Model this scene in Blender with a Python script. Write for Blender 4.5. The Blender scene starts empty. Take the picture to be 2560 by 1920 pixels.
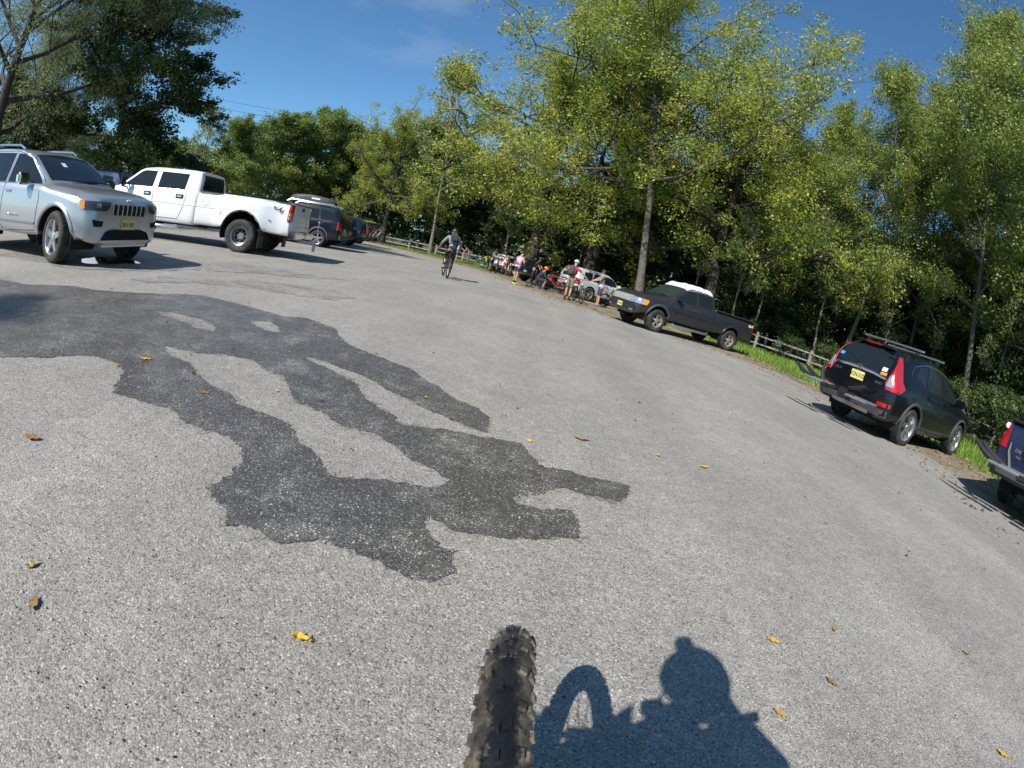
import bpy, bmesh, math, random
import numpy as np
from mathutils import Vector, Matrix, geometry
from mathutils.bvhtree import BVHTree
from math import sin, cos, radians, pi
S = bpy.context.scene; COL = S.collection
RNG = random.Random(7)

# ---------------------------------------------------------------- materials
MATS = {}
def mat(name, col, rough=.6, metal=0., coat=0., spec=.5, alpha=None, emis=None, sheen=0, coatr=.03):
    if name in MATS: return MATS[name]
    m = bpy.data.materials.new(name); m.use_nodes = True
    b = m.node_tree.nodes['Principled BSDF']
    b.inputs['Base Color'].default_value = (*col, 1); b.inputs['Roughness'].default_value = rough
    b.inputs['Metallic'].default_value = metal; b.inputs['Coat Weight'].default_value = coat
    b.inputs['Coat Roughness'].default_value = coatr
    b.inputs['Specular IOR Level'].default_value = spec
    MATS[name] = m
    return m
def nt(m): return m.node_tree.nodes, m.node_tree.links, m.node_tree.nodes['Principled BSDF']
def noisy(name, col, rough=.6, amt=.25, scale=8., metal=0., coat=0., bump=0., dirt=None, dscale=2.):
    """base colour broken up by noise, optional dirt towards a second colour"""
    if name in MATS: return MATS[name]
    m = mat(name, col, rough, metal, coat); N, L, b = nt(m)
    tc = N.new('ShaderNodeTexCoord'); n = N.new('ShaderNodeTexNoise'); n.inputs['Scale'].default_value = scale; n.inputs['Detail'].default_value = 6
    L.new(tc.outputs['Object'], n.inputs['Vector'])
    r = N.new('ShaderNodeMapRange'); r.inputs[1].default_value = .3; r.inputs[2].default_value = .7
    r.inputs[3].default_value = 1 - amt; r.inputs[4].default_value = 1 + amt
    L.new(n.outputs['Fac'], r.inputs[0])
    mx = N.new('ShaderNodeMix'); mx.data_type = 'RGBA'; mx.blend_type = 'MULTIPLY'; mx.inputs[0].default_value = 1
    mx.inputs[6].default_value = (*col, 1); L.new(r.outputs[0], mx.inputs[7]); out = mx.outputs[2]
    if dirt:
        n2 = N.new('ShaderNodeTexNoise'); n2.inputs['Scale'].default_value = dscale; n2.inputs['Detail'].default_value = 8; L.new(tc.outputs['Object'], n2.inputs['Vector'])
        r2 = N.new('ShaderNodeMapRange'); r2.inputs[1].default_value = .45; r2.inputs[2].default_value = .7; L.new(n2.outputs['Fac'], r2.inputs[0])
        m2 = N.new('ShaderNodeMix'); m2.data_type = 'RGBA'; m2.inputs[7].default_value = (*dirt, 1); L.new(r2.outputs[0], m2.inputs[0]); L.new(out, m2.inputs[6]); out = m2.outputs[2]
    L.new(out, b.inputs['Base Color'])
    if bump:
        bp = N.new('ShaderNodeBump'); bp.inputs['Strength'].default_value = bump; bp.inputs['Distance'].default_value = .02
        L.new(n.outputs['Fac'], bp.inputs['Height']); L.new(bp.outputs[0], b.inputs['Normal'])
    return m
def paint(name, col, metal=.0, rough=.35, dust=.3, coat=1.):
    if name in MATS: return MATS[name]
    m = mat(name, col, rough, metal, coat, .5 if coat > .6 else .25); N, L, b = nt(m)
    tc = N.new('ShaderNodeTexCoord'); n = N.new('ShaderNodeTexNoise'); n.inputs['Scale'].default_value = 1.7; n.inputs['Detail'].default_value = 9; n.inputs['Roughness'].default_value = .65
    L.new(tc.outputs['Object'], n.inputs['Vector'])
    r = N.new('ShaderNodeMapRange'); r.inputs[1].default_value = .35; r.inputs[2].default_value = .75; r.inputs[3].default_value = .03; r.inputs[4].default_value = .16
    L.new(n.outputs['Fac'], r.inputs[0]); L.new(r.outputs[0], b.inputs['Coat Roughness'])
    # road dust gathers low on the body
    sp = N.new('ShaderNodeSeparateXYZ'); L.new(tc.outputs['Object'], sp.inputs[0])
    d = N.new('ShaderNodeMapRange'); d.inputs[1].default_value = .9; d.inputs[2].default_value = .3; d.inputs[3].default_value = .0; d.inputs[4].default_value = dust
    L.new(sp.outputs['Z'], d.inputs[0])
    mu = N.new('ShaderNodeMath'); mu.operation = 'MULTIPLY'; L.new(d.outputs[0], mu.inputs[0]); L.new(n.outputs['Fac'], mu.inputs[1])
    mx = N.new('ShaderNodeMix'); mx.data_type = 'RGBA'; mx.inputs[6].default_value = (*col, 1); mx.inputs[7].default_value = (.22, .2, .17, 1); L.new(mu.outputs[0], mx.inputs[0])
    L.new(mx.outputs[2], b.inputs['Base Color'])
    return m

# ---------------------------------------------------------------- mesh helpers
class MB:
    def __init__(s): s.v = []; s.f = []
    def add(s, vs, fs):
        o = len(s.v); s.v += [tuple(v) for v in vs]; s.f += [tuple(i + o for i in f) for f in fs]; return s
    def box(s, c, d, rot=None, bev=0.):
        hx, hy, hz = d[0] / 2, d[1] / 2, d[2] / 2; vs = []; fs = []
        if bev > 0:
            bm = bmesh.new(); bmesh.ops.create_cube(bm, size=1)
            bmesh.ops.scale(bm, vec=d, verts=bm.verts)
            bmesh.ops.bevel(bm, geom=bm.edges[:], offset=min(bev, min(d) * .45), segments=2, affect='EDGES')
            vs = [v.co.copy() for v in bm.verts]; bm.verts.index_update(); fs = [[v.index for v in f.verts] for f in bm.faces]; bm.free()
        else:
            vs = [Vector((x * hx, y * hy, z * hz)) for x in (-1, 1) for y in (-1, 1) for z in (-1, 1)]
            fs = [(0, 1, 3, 2), (4, 6, 7, 5), (0, 4, 5, 1), (2, 3, 7, 6), (0, 2, 6, 4), (1, 5, 7, 3)]
        if rot is not None: vs = [rot @ Vector(v) for v in vs]
        return s.add([Vector(v) + Vector(c) for v in vs], fs)
    def tube(s, pts, r, n=8, caps=True):
        pts = [Vector(p) for p in pts]; R = r if isinstance(r, (list, tuple)) else [r] * len(pts)
        t0 = (pts[1] - pts[0]).normalized(); a = t0.orthogonal().normalized(); vs = []; fs = []
        for i, p in enumerate(pts):
            t = ((pts[min(i + 1, len(pts) - 1)]) - pts[max(i - 1, 0)]).normalized()
            a = (a - t * a.dot(t)).normalized(); b = t.cross(a)
            vs += [p + (a * cos(2 * pi * k / n) + b * sin(2 * pi * k / n)) * R[i] for k in range(n)]
        for i in range(len(pts) - 1):
            for k in range(n):
                q = (k + 1) % n; fs.append((i * n + k, i * n + q, (i + 1) * n + q, (i + 1) * n + k))
        if caps: fs.append(tuple(range(n))[::-1]); fs.append(tuple((len(pts) - 1) * n + k for k in range(n)))
        return s.add(vs, fs)
    def lathe(s, prof, n=32, axis='y', c=(0, 0, 0), ang=(0, 2 * pi), closed=True):
        """prof: (radius, along-axis)"""
        vs = []; fs = []; m = len(prof); full = abs(ang[1] - ang[0] - 2 * pi) < 1e-6; k = n if full else n + 1
        for i in range(k):
            a = ang[0] + (ang[1] - ang[0]) * i / n
            for r, h in prof:
                u, w = r * cos(a), r * sin(a)
                vs.append(Vector({'y': (u, h, w), 'z': (u, w, h), 'x': (h, u, w)}[axis]) + Vector(c))
        for i in range(n):
            j = (i + 1) % k
            for q in range(m if closed else m - 1): fs.append((i * m + q, j * m + q, j * m + (q + 1) % m, i * m + (q + 1) % m))
        return s.add(vs, fs)
    def ell(s, c, r, n=12, m=8, zmin=-1., rot=None):
        vs = []; fs = []
        for j in range(m + 1):
            t = math.asin(zmin) + (pi / 2 - math.asin(zmin)) * j / m
            for i in range(n):
                a = 2 * pi * i / n; p = Vector((r[0] * cos(t) * cos(a), r[1] * cos(t) * sin(a), r[2] * sin(t)))
                vs.append((rot @ p if rot is not None else p) + Vector(c))
        for j in range(m):
            for i in range(n): q = (i + 1) % n; fs.append((j * n + i, j * n + q, (j + 1) * n + q, (j + 1) * n + i))
        fs.append(tuple(range(n))[::-1])
        return s.add(vs, fs)
    def prism(s, poly, y0, y1, axis='y'):
        n = len(poly); f = {'y': lambda u, w, h: (u, h, w), 'x': lambda u, w, h: (h, u, w), 'z': lambda u, w, h: (u, w, h)}[axis]
        return s.add([f(u, w, y0) for u, w in poly] + [f(u, w, y1) for u, w in poly],
                     [tuple(range(n)), tuple(range(2 * n - 1, n - 1, -1))] + [(i, i + n, (i + 1) % n + n, (i + 1) % n) for i in range(n)])
    def build(s, name, m, parent=None, smooth=30, loc=None):
        me = bpy.data.meshes.new(name); me.from_pydata(s.v, [], s.f); me.update()
        bm = bmesh.new(); bm.from_mesh(me); bmesh.ops.recalc_face_normals(bm, faces=bm.faces); bm.to_mesh(me); bm.free()
        return link(name, me, m, parent, smooth, loc)
def link(name, me, m, parent=None, smooth=30, loc=None):
    o = bpy.data.objects.new(name, me); COL.objects.link(o)
    if m: me.materials.append(m)
    if smooth:
        me.polygons.foreach_set('use_smooth', [True] * len(me.polygons)); me.set_sharp_from_angle(angle=radians(smooth))
    if parent: o.parent = parent
    if loc is not None: o.location = loc
    return o
def thing(name, label, cat, loc=(0, 0, 0), rz=0., group=None, scale=1.):
    o = bpy.data.objects.new(name, None); COL.objects.link(o); o.empty_display_size = .2
    o.location = loc; o.rotation_euler = (0, 0, rz); o.scale = (scale,) * 3
    o['label'] = label; o['category'] = cat
    if group: o['group'] = group
    return o
def tag(o, label=None, cat=None, group=None, kind=None):
    for k, v in (('label', label), ('category', cat), ('group', group), ('kind', kind)):
        if v: o[k] = v
    return o
def copy_tree(o, parent=None):
    c = o.copy(); COL.objects.link(c)
    if parent: c.parent = parent
    for ch in list(o.children): copy_tree(ch, c)
    return c
def text(body, size, m, parent, loc, R, name='lettering', ext=.003, align='CENTER', shear=0., squash=1.):
    cu = bpy.data.curves.new('txt', 'FONT'); cu.body = body; cu.size = size; cu.extrude = ext; cu.align_x = align; cu.align_y = 'CENTER'; cu.shear = shear; cu.offset = size * .012
    t = bpy.data.objects.new('t', cu); COL.objects.link(t)
    me = bpy.data.meshes.new_from_object(t.evaluated_get(bpy.context.evaluated_depsgraph_get())); bpy.data.objects.remove(t)
    me.transform(Matrix.Diagonal((squash, 1, 1, 1)))
    o = link(name, me, m, parent, 0); o.matrix_local = Matrix.Translation(loc) @ R.to_4x4()
    return o
def frame(right, up):
    r = Vector(right).normalized(); u = Vector(up); u = (u - r * u.dot(r)).normalized(); return Matrix((r, u, r.cross(u))).transposed()

# ---------------------------------------------------------------- common materials
M_tyre = noisy('tyre_rubber', (.022, .022, .023), .8, .3, 20, dirt=(.07, .062, .05), dscale=5)
M_black = mat('black_plastic', (.015, .015, .016), .5)
M_dark = mat('dark_cavity', (.006, .006, .006), .9)
M_grey = noisy('grey_plastic', (.05, .052, .056), .6, .15, 6)
M_chrome = mat('chrome', (.75, .76, .78), .08, 1.)
M_alloy = noisy('wheel_alloy', (.55, .56, .58), .28, .12, 5, metal=.9)
M_steelw = noisy('worn_wheel_steel', (.32, .33, .34), .4, .2, 7, metal=.8)
M_tan = noisy('pale_wheel_alloy', (.5, .47, .38), .35, .2, 7, metal=.7)
def glass_mat(name, col):
    m = mat(name, col, .07, 0, .0, .3); return m
M_glass = glass_mat('tinted_glass', (.012, .016, .02))
M_glassg = glass_mat('green_tinted_glass', (.02, .035, .032))
M_red = mat('red_lens', (.35, .008, .01), .15, 0, 1.)
M_amber = mat('amber_lens', (.75, .25, .01), .15, 0, 1.)
M_clear = mat('headlamp_lens', (.45, .46, .48), .08, .6, 1.)
M_hdark = mat('smoked_headlamp', (.06, .065, .07), .08, .3, 1.)
M_plate = noisy('yellow_plate', (.62, .56, .2), .5, .08, 6)
M_platew = mat('white_plate', (.7, .7, .68), .5)
M_ink = mat('plate_ink', (.03, .03, .04), .6)
M_white = mat('white_plastic', (.75, .75, .75), .4)

# ---------------------------------------------------------------- cars
def mono(xs, ys, X):
    """monotone cubic interpolation"""
    xs = np.asarray(xs, float); ys = np.asarray(ys, float); h = np.diff(xs); d = np.diff(ys) / h; m = np.zeros_like(xs)
    m[0] = d[0]; m[-1] = d[-1]
    for i in range(1, len(xs) - 1):
        if d[i - 1] * d[i] > 0:
            w1 = 2 * h[i] + h[i - 1]; w2 = h[i] + 2 * h[i - 1]; m[i] = (w1 + w2) / (w1 / d[i - 1] + w2 / d[i])
    i = np.clip(np.searchsorted(xs, X) - 1, 0, len(xs) - 2); t = (X - xs[i]) / h[i]
    return ((1 + 2 * t) * (1 - t) ** 2 * ys[i] + t * (1 - t) ** 2 * h[i] * m[i] + t * t * (3 - 2 * t) * ys[i + 1] + t * t * (t - 1) * h[i] * m[i + 1])
def section(w, zb, zs, y5, z5, zt, bed):
    """half section from sill to centreline"""
    c = [(w - .14, zb), (w - .03, zb + .05), (w, zb + (zs - zb) * .42), (w - .006, zb + (zs - zb) * .7), (w - .02, zs - .07), (w - .055, zs)]
    out = []
    for i in range(len(c) - 1):
        p0 = c[max(i - 1, 0)]; p1 = c[i]; p2 = c[i + 1]; p3 = c[min(i + 2, len(c) - 1)]
        for t in (0, .34, .67):
            out.append(tuple(.5 * ((2 * p1[k]) + (p2[k] - p0[k]) * t + (2 * p0[k] - 5 * p1[k] + 4 * p2[k] - p3[k]) * t * t + (3 * p1[k] - p0[k] - 3 * p2[k] + p3[k]) * t ** 3) for k in (0, 1)))
    out.append(c[-1])
    for t in (.33, .66): out.append((c[-1][0] + (y5 - c[-1][0]) * t, zs + (z5 - zs) * t))
    out.append((y5, z5))
    if bed > .5:
        out += [(w - .1, z5), (w - .105, zb + .3), (w * .55, zb + .3), (w * .3, zb + .3), (0, zb + .3)]
    else:
        g = zt - z5
        out += [(y5 - .05, z5 + g * .45), (y5 - .13, z5 + g * .7), (y5 * .66, z5 + g * .88), (y5 * .33, zt - g * .02), (0, zt)]
    return out
class Car:
    """stations: x, w, zb, zs, y5, z5, zt [, bed]; arches: (x, z, r)"""
    def __init__(s, root, st, arches, pm, step=.11):
        s.root = root; s.pm = pm
        st = [tuple(a) + (0,) * (8 - len(a)) for a in st]; xs = [a[0] for a in st]
        X = []
        for a, b in zip(xs[:-1], xs[1:]):
            n = max(1, int(round((b - a) / step))); X += [a + (b - a) * k / n for k in range(n)]
        X.append(xs[-1]); X = np.array(X)
        cols = [mono(xs, [a[k] for a in st], X) for k in range(1, 7)]
        bed = [0] * len(X)
        for i, x in enumerate(X):
            k = min(max(0, np.searchsorted(xs, x + 1e-6, side='right') - 1), len(xs) - 1); bed[i] = st[k][7]
        rings = [section(*[c[i] for c in cols], bed[i]) for i in range(len(X))]
        n = len(rings[0]); mb = MB()
        for sgn in (1, -1):
            vs = [(X[i], sgn * y, z) for i, r in enumerate(rings) for y, z in r]
            fs = [(i * n + k, (i + 1) * n + k, (i + 1) * n + k + 1, i * n + k + 1) for i in range(len(X) - 1) for k in range(n - 1)]
            mb.add(vs, fs)
        o2 = len(X) * n
        for i in (0, len(X) - 1):
            for k in range(n - 1): mb.f.append((i * n + k, i * n + k + 1, o2 + i * n + k + 1, o2 + i * n + k))
        for i in range(len(X) - 1): mb.f.append((i * n, (i + 1) * n, o2 + (i + 1) * n, o2 + i * n))
        bm = bmesh.new(); V = [bm.verts.new(v) for v in mb.v]
        for f in mb.f:
            try: bm.faces.new([V[i] for i in f])
            except ValueError: pass
        bmesh.ops.remove_doubles(bm, verts=bm.verts, dist=1e-4)
        s.bvh = BVHTree.FromBMesh(bm)
        for ax, az, ar in arches:
            N = 16
            for k in range(N):
                a = 2 * pi * k / N; nx, nz = cos(a), sin(a); rr = ar * cos(pi / N)
                fc = [f for f in bm.faces if abs(f.calc_center_median().x - ax) < ar + .35 and f.calc_center_median().z < az + ar + .3 and abs(f.calc_center_median().y) > .35]
                g = set(fc); 
                for f in fc: g.update(f.edges); g.update(f.verts)
                bmesh.ops.bisect_plane(bm, geom=list(g), dist=1e-5, plane_co=(ax + nx * rr, 0, az + nz * rr), plane_no=(nx, 0, nz))
            kill = [f for f in bm.faces if (f.calc_center_median().x - ax) ** 2 + (f.calc_center_median().z - az) ** 2 < (ar * .985) ** 2 and abs(f.calc_center_median().y) > .5]
            bmesh.ops.delete(bm, geom=kill, context='FACES')
        bmesh.ops.recalc_face_normals(bm, faces=bm.faces)
        me = bpy.data.meshes.new('body'); bm.to_mesh(me); bm.free()
        s.body = link('body', me, pm, root, 32)
        w = max(a[1] for a in st); s.w = w
        for ax, az, ar in arches:
            for sg in (1, -1): MB().lathe([(ar * 1.0, sg * (w - .03)), (ar * 1.0, sg * .42), (.02, sg * .42), (.02, sg * .4), (ar * 1.03, sg * .4), (ar * 1.03, sg * (w - .035))], 20, 'y', (ax, 0, az), (-.35, pi + .35)).build('wheel_housing', M_dark, root)
        xa, xb = xs[0] + .4, xs[-1] - .4; zb = min(a[2] for a in st)
        MB().box(((xa + xb) / 2, 0, zb + .06), (xb - xa, 1.0, .16)).build('underbody', M_dark, root)
    def hit(s, o, d):
        h = s.bvh.ray_cast(Vector(o), Vector(d)); 
        if h[0] is None: h = s.bvh.find_nearest(Vector(o) + Vector(d) * 3)
        return h
    def pt(s, u, v, side, off=.004):
        """side L R F B T ; (u,v) = (x,z) on sides, (y,z) on ends, (x,y) on top"""
        o, d = {'L': ((u, 3, v), (0, -1, 0)), 'R': ((u, -3, v), (0, 1, 0)), 'F': ((9, u, v), (-1, 0, 0)), 'B': ((-9, u, v), (1, 0, 0)), 'T': ((u, v, 4), (0, 0, -1))}[side]
        h = s.hit(o, d); n = h[1]
        if n.dot(Vector(d)) > 0: n = -n
        return h[0] + n * off, n
    def panel(s, poly, side, m, name, off=.004, grid=.09, parent=None, th=0., smooth=30, cap=None):
        if 'light' in name or 'signal' in name or 'lens' in name or 'lamp' in name: grid = .03; off = max(off, .012)
        bm = bmesh.new(); f = bm.faces.new([bm.verts.new((a, b, 0)) for a, b in poly])
        us = [p[0] for p in poly]; vs = [p[1] for p in poly]
        for lo, hi, no in ((min(us), max(us), (1, 0, 0)), (min(vs), max(vs), (0, 1, 0))):
            k = lo + grid
            while k < hi - .01:
                bmesh.ops.bisect_plane(bm, geom=bm.verts[:] + bm.edges[:] + bm.faces[:], dist=1e-5, plane_co=(k, k, 0), plane_no=no); k += grid
        bmesh.ops.triangulate(bm, faces=bm.faces[:])
        for v in bm.verts:
            p, n = s.pt(v.co.x, v.co.y, side, off); v.co = p
        for fc in list(bm.faces):
            if cap and fc.calc_area() > cap: bm.faces.remove(fc)
        bmesh.ops.recalc_face_normals(bm, faces=bm.faces)
        if th:
            r = bmesh.ops.extrude_face_region(bm, geom=bm.faces[:]); vv = [e for e in r['geom'] if isinstance(e, bmesh.types.BMVert)]
            d = {'L': (0, 1, 0), 'R': (0, -1, 0), 'F': (1, 0, 0), 'B': (-1, 0, 0), 'T': (0, 0, 1)}[side]
            bmesh.ops.translate(bm, vec=Vector(d) * th, verts=vv); bmesh.ops.recalc_face_normals(bm, faces=bm.faces)
        me = bpy.data.meshes.new(name); bm.to_mesh(me); bm.free()
        return link(name, me, m, parent or s.root, smooth)
    def wrap(s, rows, cx, cy, g, f, m, name, off=.014, parent=None, n=9):
        """lamp wrapped round a body corner: rows (z, a0, a1), angles from the f end (+1 front, -1 rear) towards side g"""
        vs = []; rr = []
        for (z0, p0, q0), (z1, p1, q1) in zip(rows[:-1], rows[1:]):
            for t in (0, .5): rr.append((z0 + (z1 - z0) * t, p0 + (p1 - p0) * t, q0 + (q1 - q0) * t))
        rr.append(rows[-1])
        for z, a0, a1 in rr:
            for k in range(n):
                a = radians(a0 + (a1 - a0) * k / (n - 1)); d = Vector((f * cos(a), g * sin(a), 0)); h = s.bvh.ray_cast(Vector((cx, g * cy, z)), d)
                p = h[0] if h[0] is not None else Vector((cx, g * cy, z)) + d * .5
                vs.append(p + d * off)
        M_ = len(rr); mb = MB().add(vs, [(i * n + k, i * n + k + 1, (i + 1) * n + k + 1, (i + 1) * n + k) for i in range(M_ - 1) for k in range(n - 1)])
        b_ = [v - Vector((f * .5, g * .5, 0)).normalized() * .03 for v in vs]; o = len(mb.v); mb.v += [tuple(v) for v in b_]
        ring = [k for k in range(n)] + [i * n + n - 1 for i in range(1, M_)] + [(M_ - 1) * n + k for k in range(n - 2, -1, -1)] + [i * n for i in range(M_ - 2, 0, -1)]
        for a, b in zip(ring, ring[1:] + ring[:1]): mb.f.append((a, b, b + o, a + o))
        return mb.build(name, m, parent or s.root, 40)
    def both(s, poly, m, name, **k): return [s.panel(poly, sd, m, name, **k) for sd in 'LR']
    def line(s, pts, side, m, name, r=.007, off=.0, n=6, parent=None, sub=.08):
        P = []
        for a, b in zip(pts[:-1], pts[1:]):
            k = max(1, int(math.dist(a, b) / sub))
            P += [s.pt(a[0] + (b[0] - a[0]) * t / k, a[1] + (b[1] - a[1]) * t / k, side, off)[0] for t in range(k)]
        P.append(s.pt(*pts[-1], side, off)[0])
        return MB().tube(P, r, n).build(name, m, parent or s.root)
    def flare(s, ax, az, ar, m, name='fender_flare', r=.035, a0=-.15, a1=pi + .15):
        for sd in 'LR':
            P = [s.pt(ax + (ar + .01) * cos(t), max(.2, az + (ar + .01) * sin(t)), sd, .0)[0] for t in np.linspace(a0, a1, 18)]
            MB().tube(P, r, 8).build(name, m, s.root)
    def handle(s, x, z, m, sides='LR'):
        for sd in sides:
            p, n = s.pt(x, z, sd, .02); MB().box(p, (.19, .025, .035), bev=.01).build('door_handle', m, s.root)
    def mirror(s, x, z, m, size=(.14, .26, .19), out=.17):
        for sd, g in (('L', 1), ('R', -1)):
            p, n = s.pt(x, z, sd, .0); q = p + Vector((0, g * out, .06))
            mb = MB().box(q, size, bev=.04).tube([p, q], .03, 8); mb.build('wing_mirror', m, s.root)
def wheel(root, x, y, r, w, spokes, rim_m, rr=.66, steer=0., style='spoke', twin=False, name='wheel'):
    g = 1 if y > 0 else -1; R = r * rr
    mb = MB().lathe([(R, -w * .42), (R + .012, -w * .45), (R + .012, w * .45), (R, w * .42), (R - .03, w * .1), (R - .035, -w * .3)], 36)
    yo = w * .33
    if style == 'spoke':
        for k in range(spokes):
            a = 2 * pi * k / spokes + .3; wd = R * (1.55 / spokes + .06)
            M = Matrix.Rotation(-a, 3, 'Y')
            pts = [(.04, -wd * .55), (R * .96, -wd * .4), (R * .96, wd * .4), (.04, wd * .55)]
            vs = [M @ Vector((u, h, v)) for h in (yo - .02, yo + .012) for u, v in pts]
            mb.add(vs, [(0, 1, 2, 3), (7, 6, 5, 4), (0, 4, 5, 1), (1, 5, 6, 2), (2, 6, 7, 3), (3, 7, 4, 0)])
        mb.lathe([(0.001, yo - .03), (.075, yo - .03), (.07, yo + .02), (.001, yo + .03)], 16, closed=False)
    elif style == 'split':
        for k in range(spokes):
            for dlt in (-.13, .13):
                a = 2 * pi * k / spokes + .3 + dlt; wd = R * .19
                M = Matrix.Rotation(-a, 3, 'Y'); pts = [(.03, -wd * .5), (R * .96, -wd * .5), (R * .96, wd * .5), (.03, wd * .5)]
                mb.add([M @ Vector((u, h, v)) for h in (yo - .02, yo + .012) for u, v in pts], [(0, 1, 2, 3), (7, 6, 5, 4), (0, 4, 5, 1), (1, 5, 6, 2), (2, 6, 7, 3), (3, 7, 4, 0)])
        mb.lathe([(0.001, yo - .03), (.075, yo - .03), (.07, yo + .02), (.001, yo + .03)], 16, closed=False)
    elif style == 'deep':
        mb.lathe([(R, w * .44), (R * .93, w * .4), (R * .86, -w * .1), (R * .6, -w * .2), (.1, -w * .15), (.09, w * .02), (.001, w * .04)], 32, closed=False)
        for k in range(8):
            a = 2 * pi * k / 8; mb.lathe([(.02, -w * .19), (.02, -w * .1), (.001, -w * .09)], 8, 'y', (cos(a) * .13, 0, sin(a) * .13), closed=False)
    if g < 0:
        mb.v = [(a, -b, c) for a, b, c in mb.v]
    o = mb.build(name, rim_m, root, 35)
    t = MB(); h = w / 2; prof = [(R + .005, -h * .86), (R + .03, -h * .97), (r - .06, -h), (r - .02, -h * .9), (r - .003, -h * .72), (r, 0), (r - .003, h * .72), (r - .02, h * .9), (r - .06, h), (R + .03, h * .97), (R + .005, h * .86)]
    t.lathe(prof, 44, closed=False)
    for k in range(44):
        a = 2 * pi * k / 44
        for yy in (-h * .5, h * .5, -h * .0):
            M = Matrix.Rotation(-a + (.03 if yy else 0), 3, 'Y'); vs = [M @ Vector((r + u, yy + v, q)) for u in (-.004, .006) for v in (-h * .19, h * .19) for q in (-.016, .016)]
            t.add(vs, [(0, 1, 3, 2), (4, 6, 7, 5), (0, 4, 5, 1), (2, 3, 7, 6), (0, 2, 6, 4), (1, 5, 7, 3)])
    ty = t.build('tyre', M_tyre, o, 40)
    MB().lathe([(.001, -h * .25 * g), (R * .97, -h * .25 * g), (R * .97, -h * .32 * g), (.001, -h * .32 * g)], 24, closed=False).build('brake_disc', M_dark, o)
    o.location = (x, y, r); o.rotation_euler = (0, 0, steer)
    return o
def wheels4(root, wb, track, r, w, spokes, rim_m, steer=0., **k):
    for x in (0, wb):
        for g in (1, -1): wheel(root, x, g * track / 2, r, w, spokes, rim_m, steer=steer if x else 0., **k)
def plate(car, side, y, z, w=.31, h=.155, m=None, txt=None):
    p, n = car.pt(y, z, side, .012); g = 1 if side == 'F' else -1
    R = frame((0, g, 0), (0, 0, 1)); R = frame(Vector((0, g, 0)), Vector((-g * .12 * 0, 0, 1)))
    o = MB().box(p, (.012, w, h), bev=.004).build('number_plate', m or M_plate, car.root)
    if txt: text(txt, h * .62, M_ink, o, p + Vector((g * .008, 0, -.004)), R, squash=.82, ext=.001)
    return o
def rot_box(mb, c, d, a, axis='Z'): return mb.box(c, d, rot=Matrix.Rotation(a, 3, axis))

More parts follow.
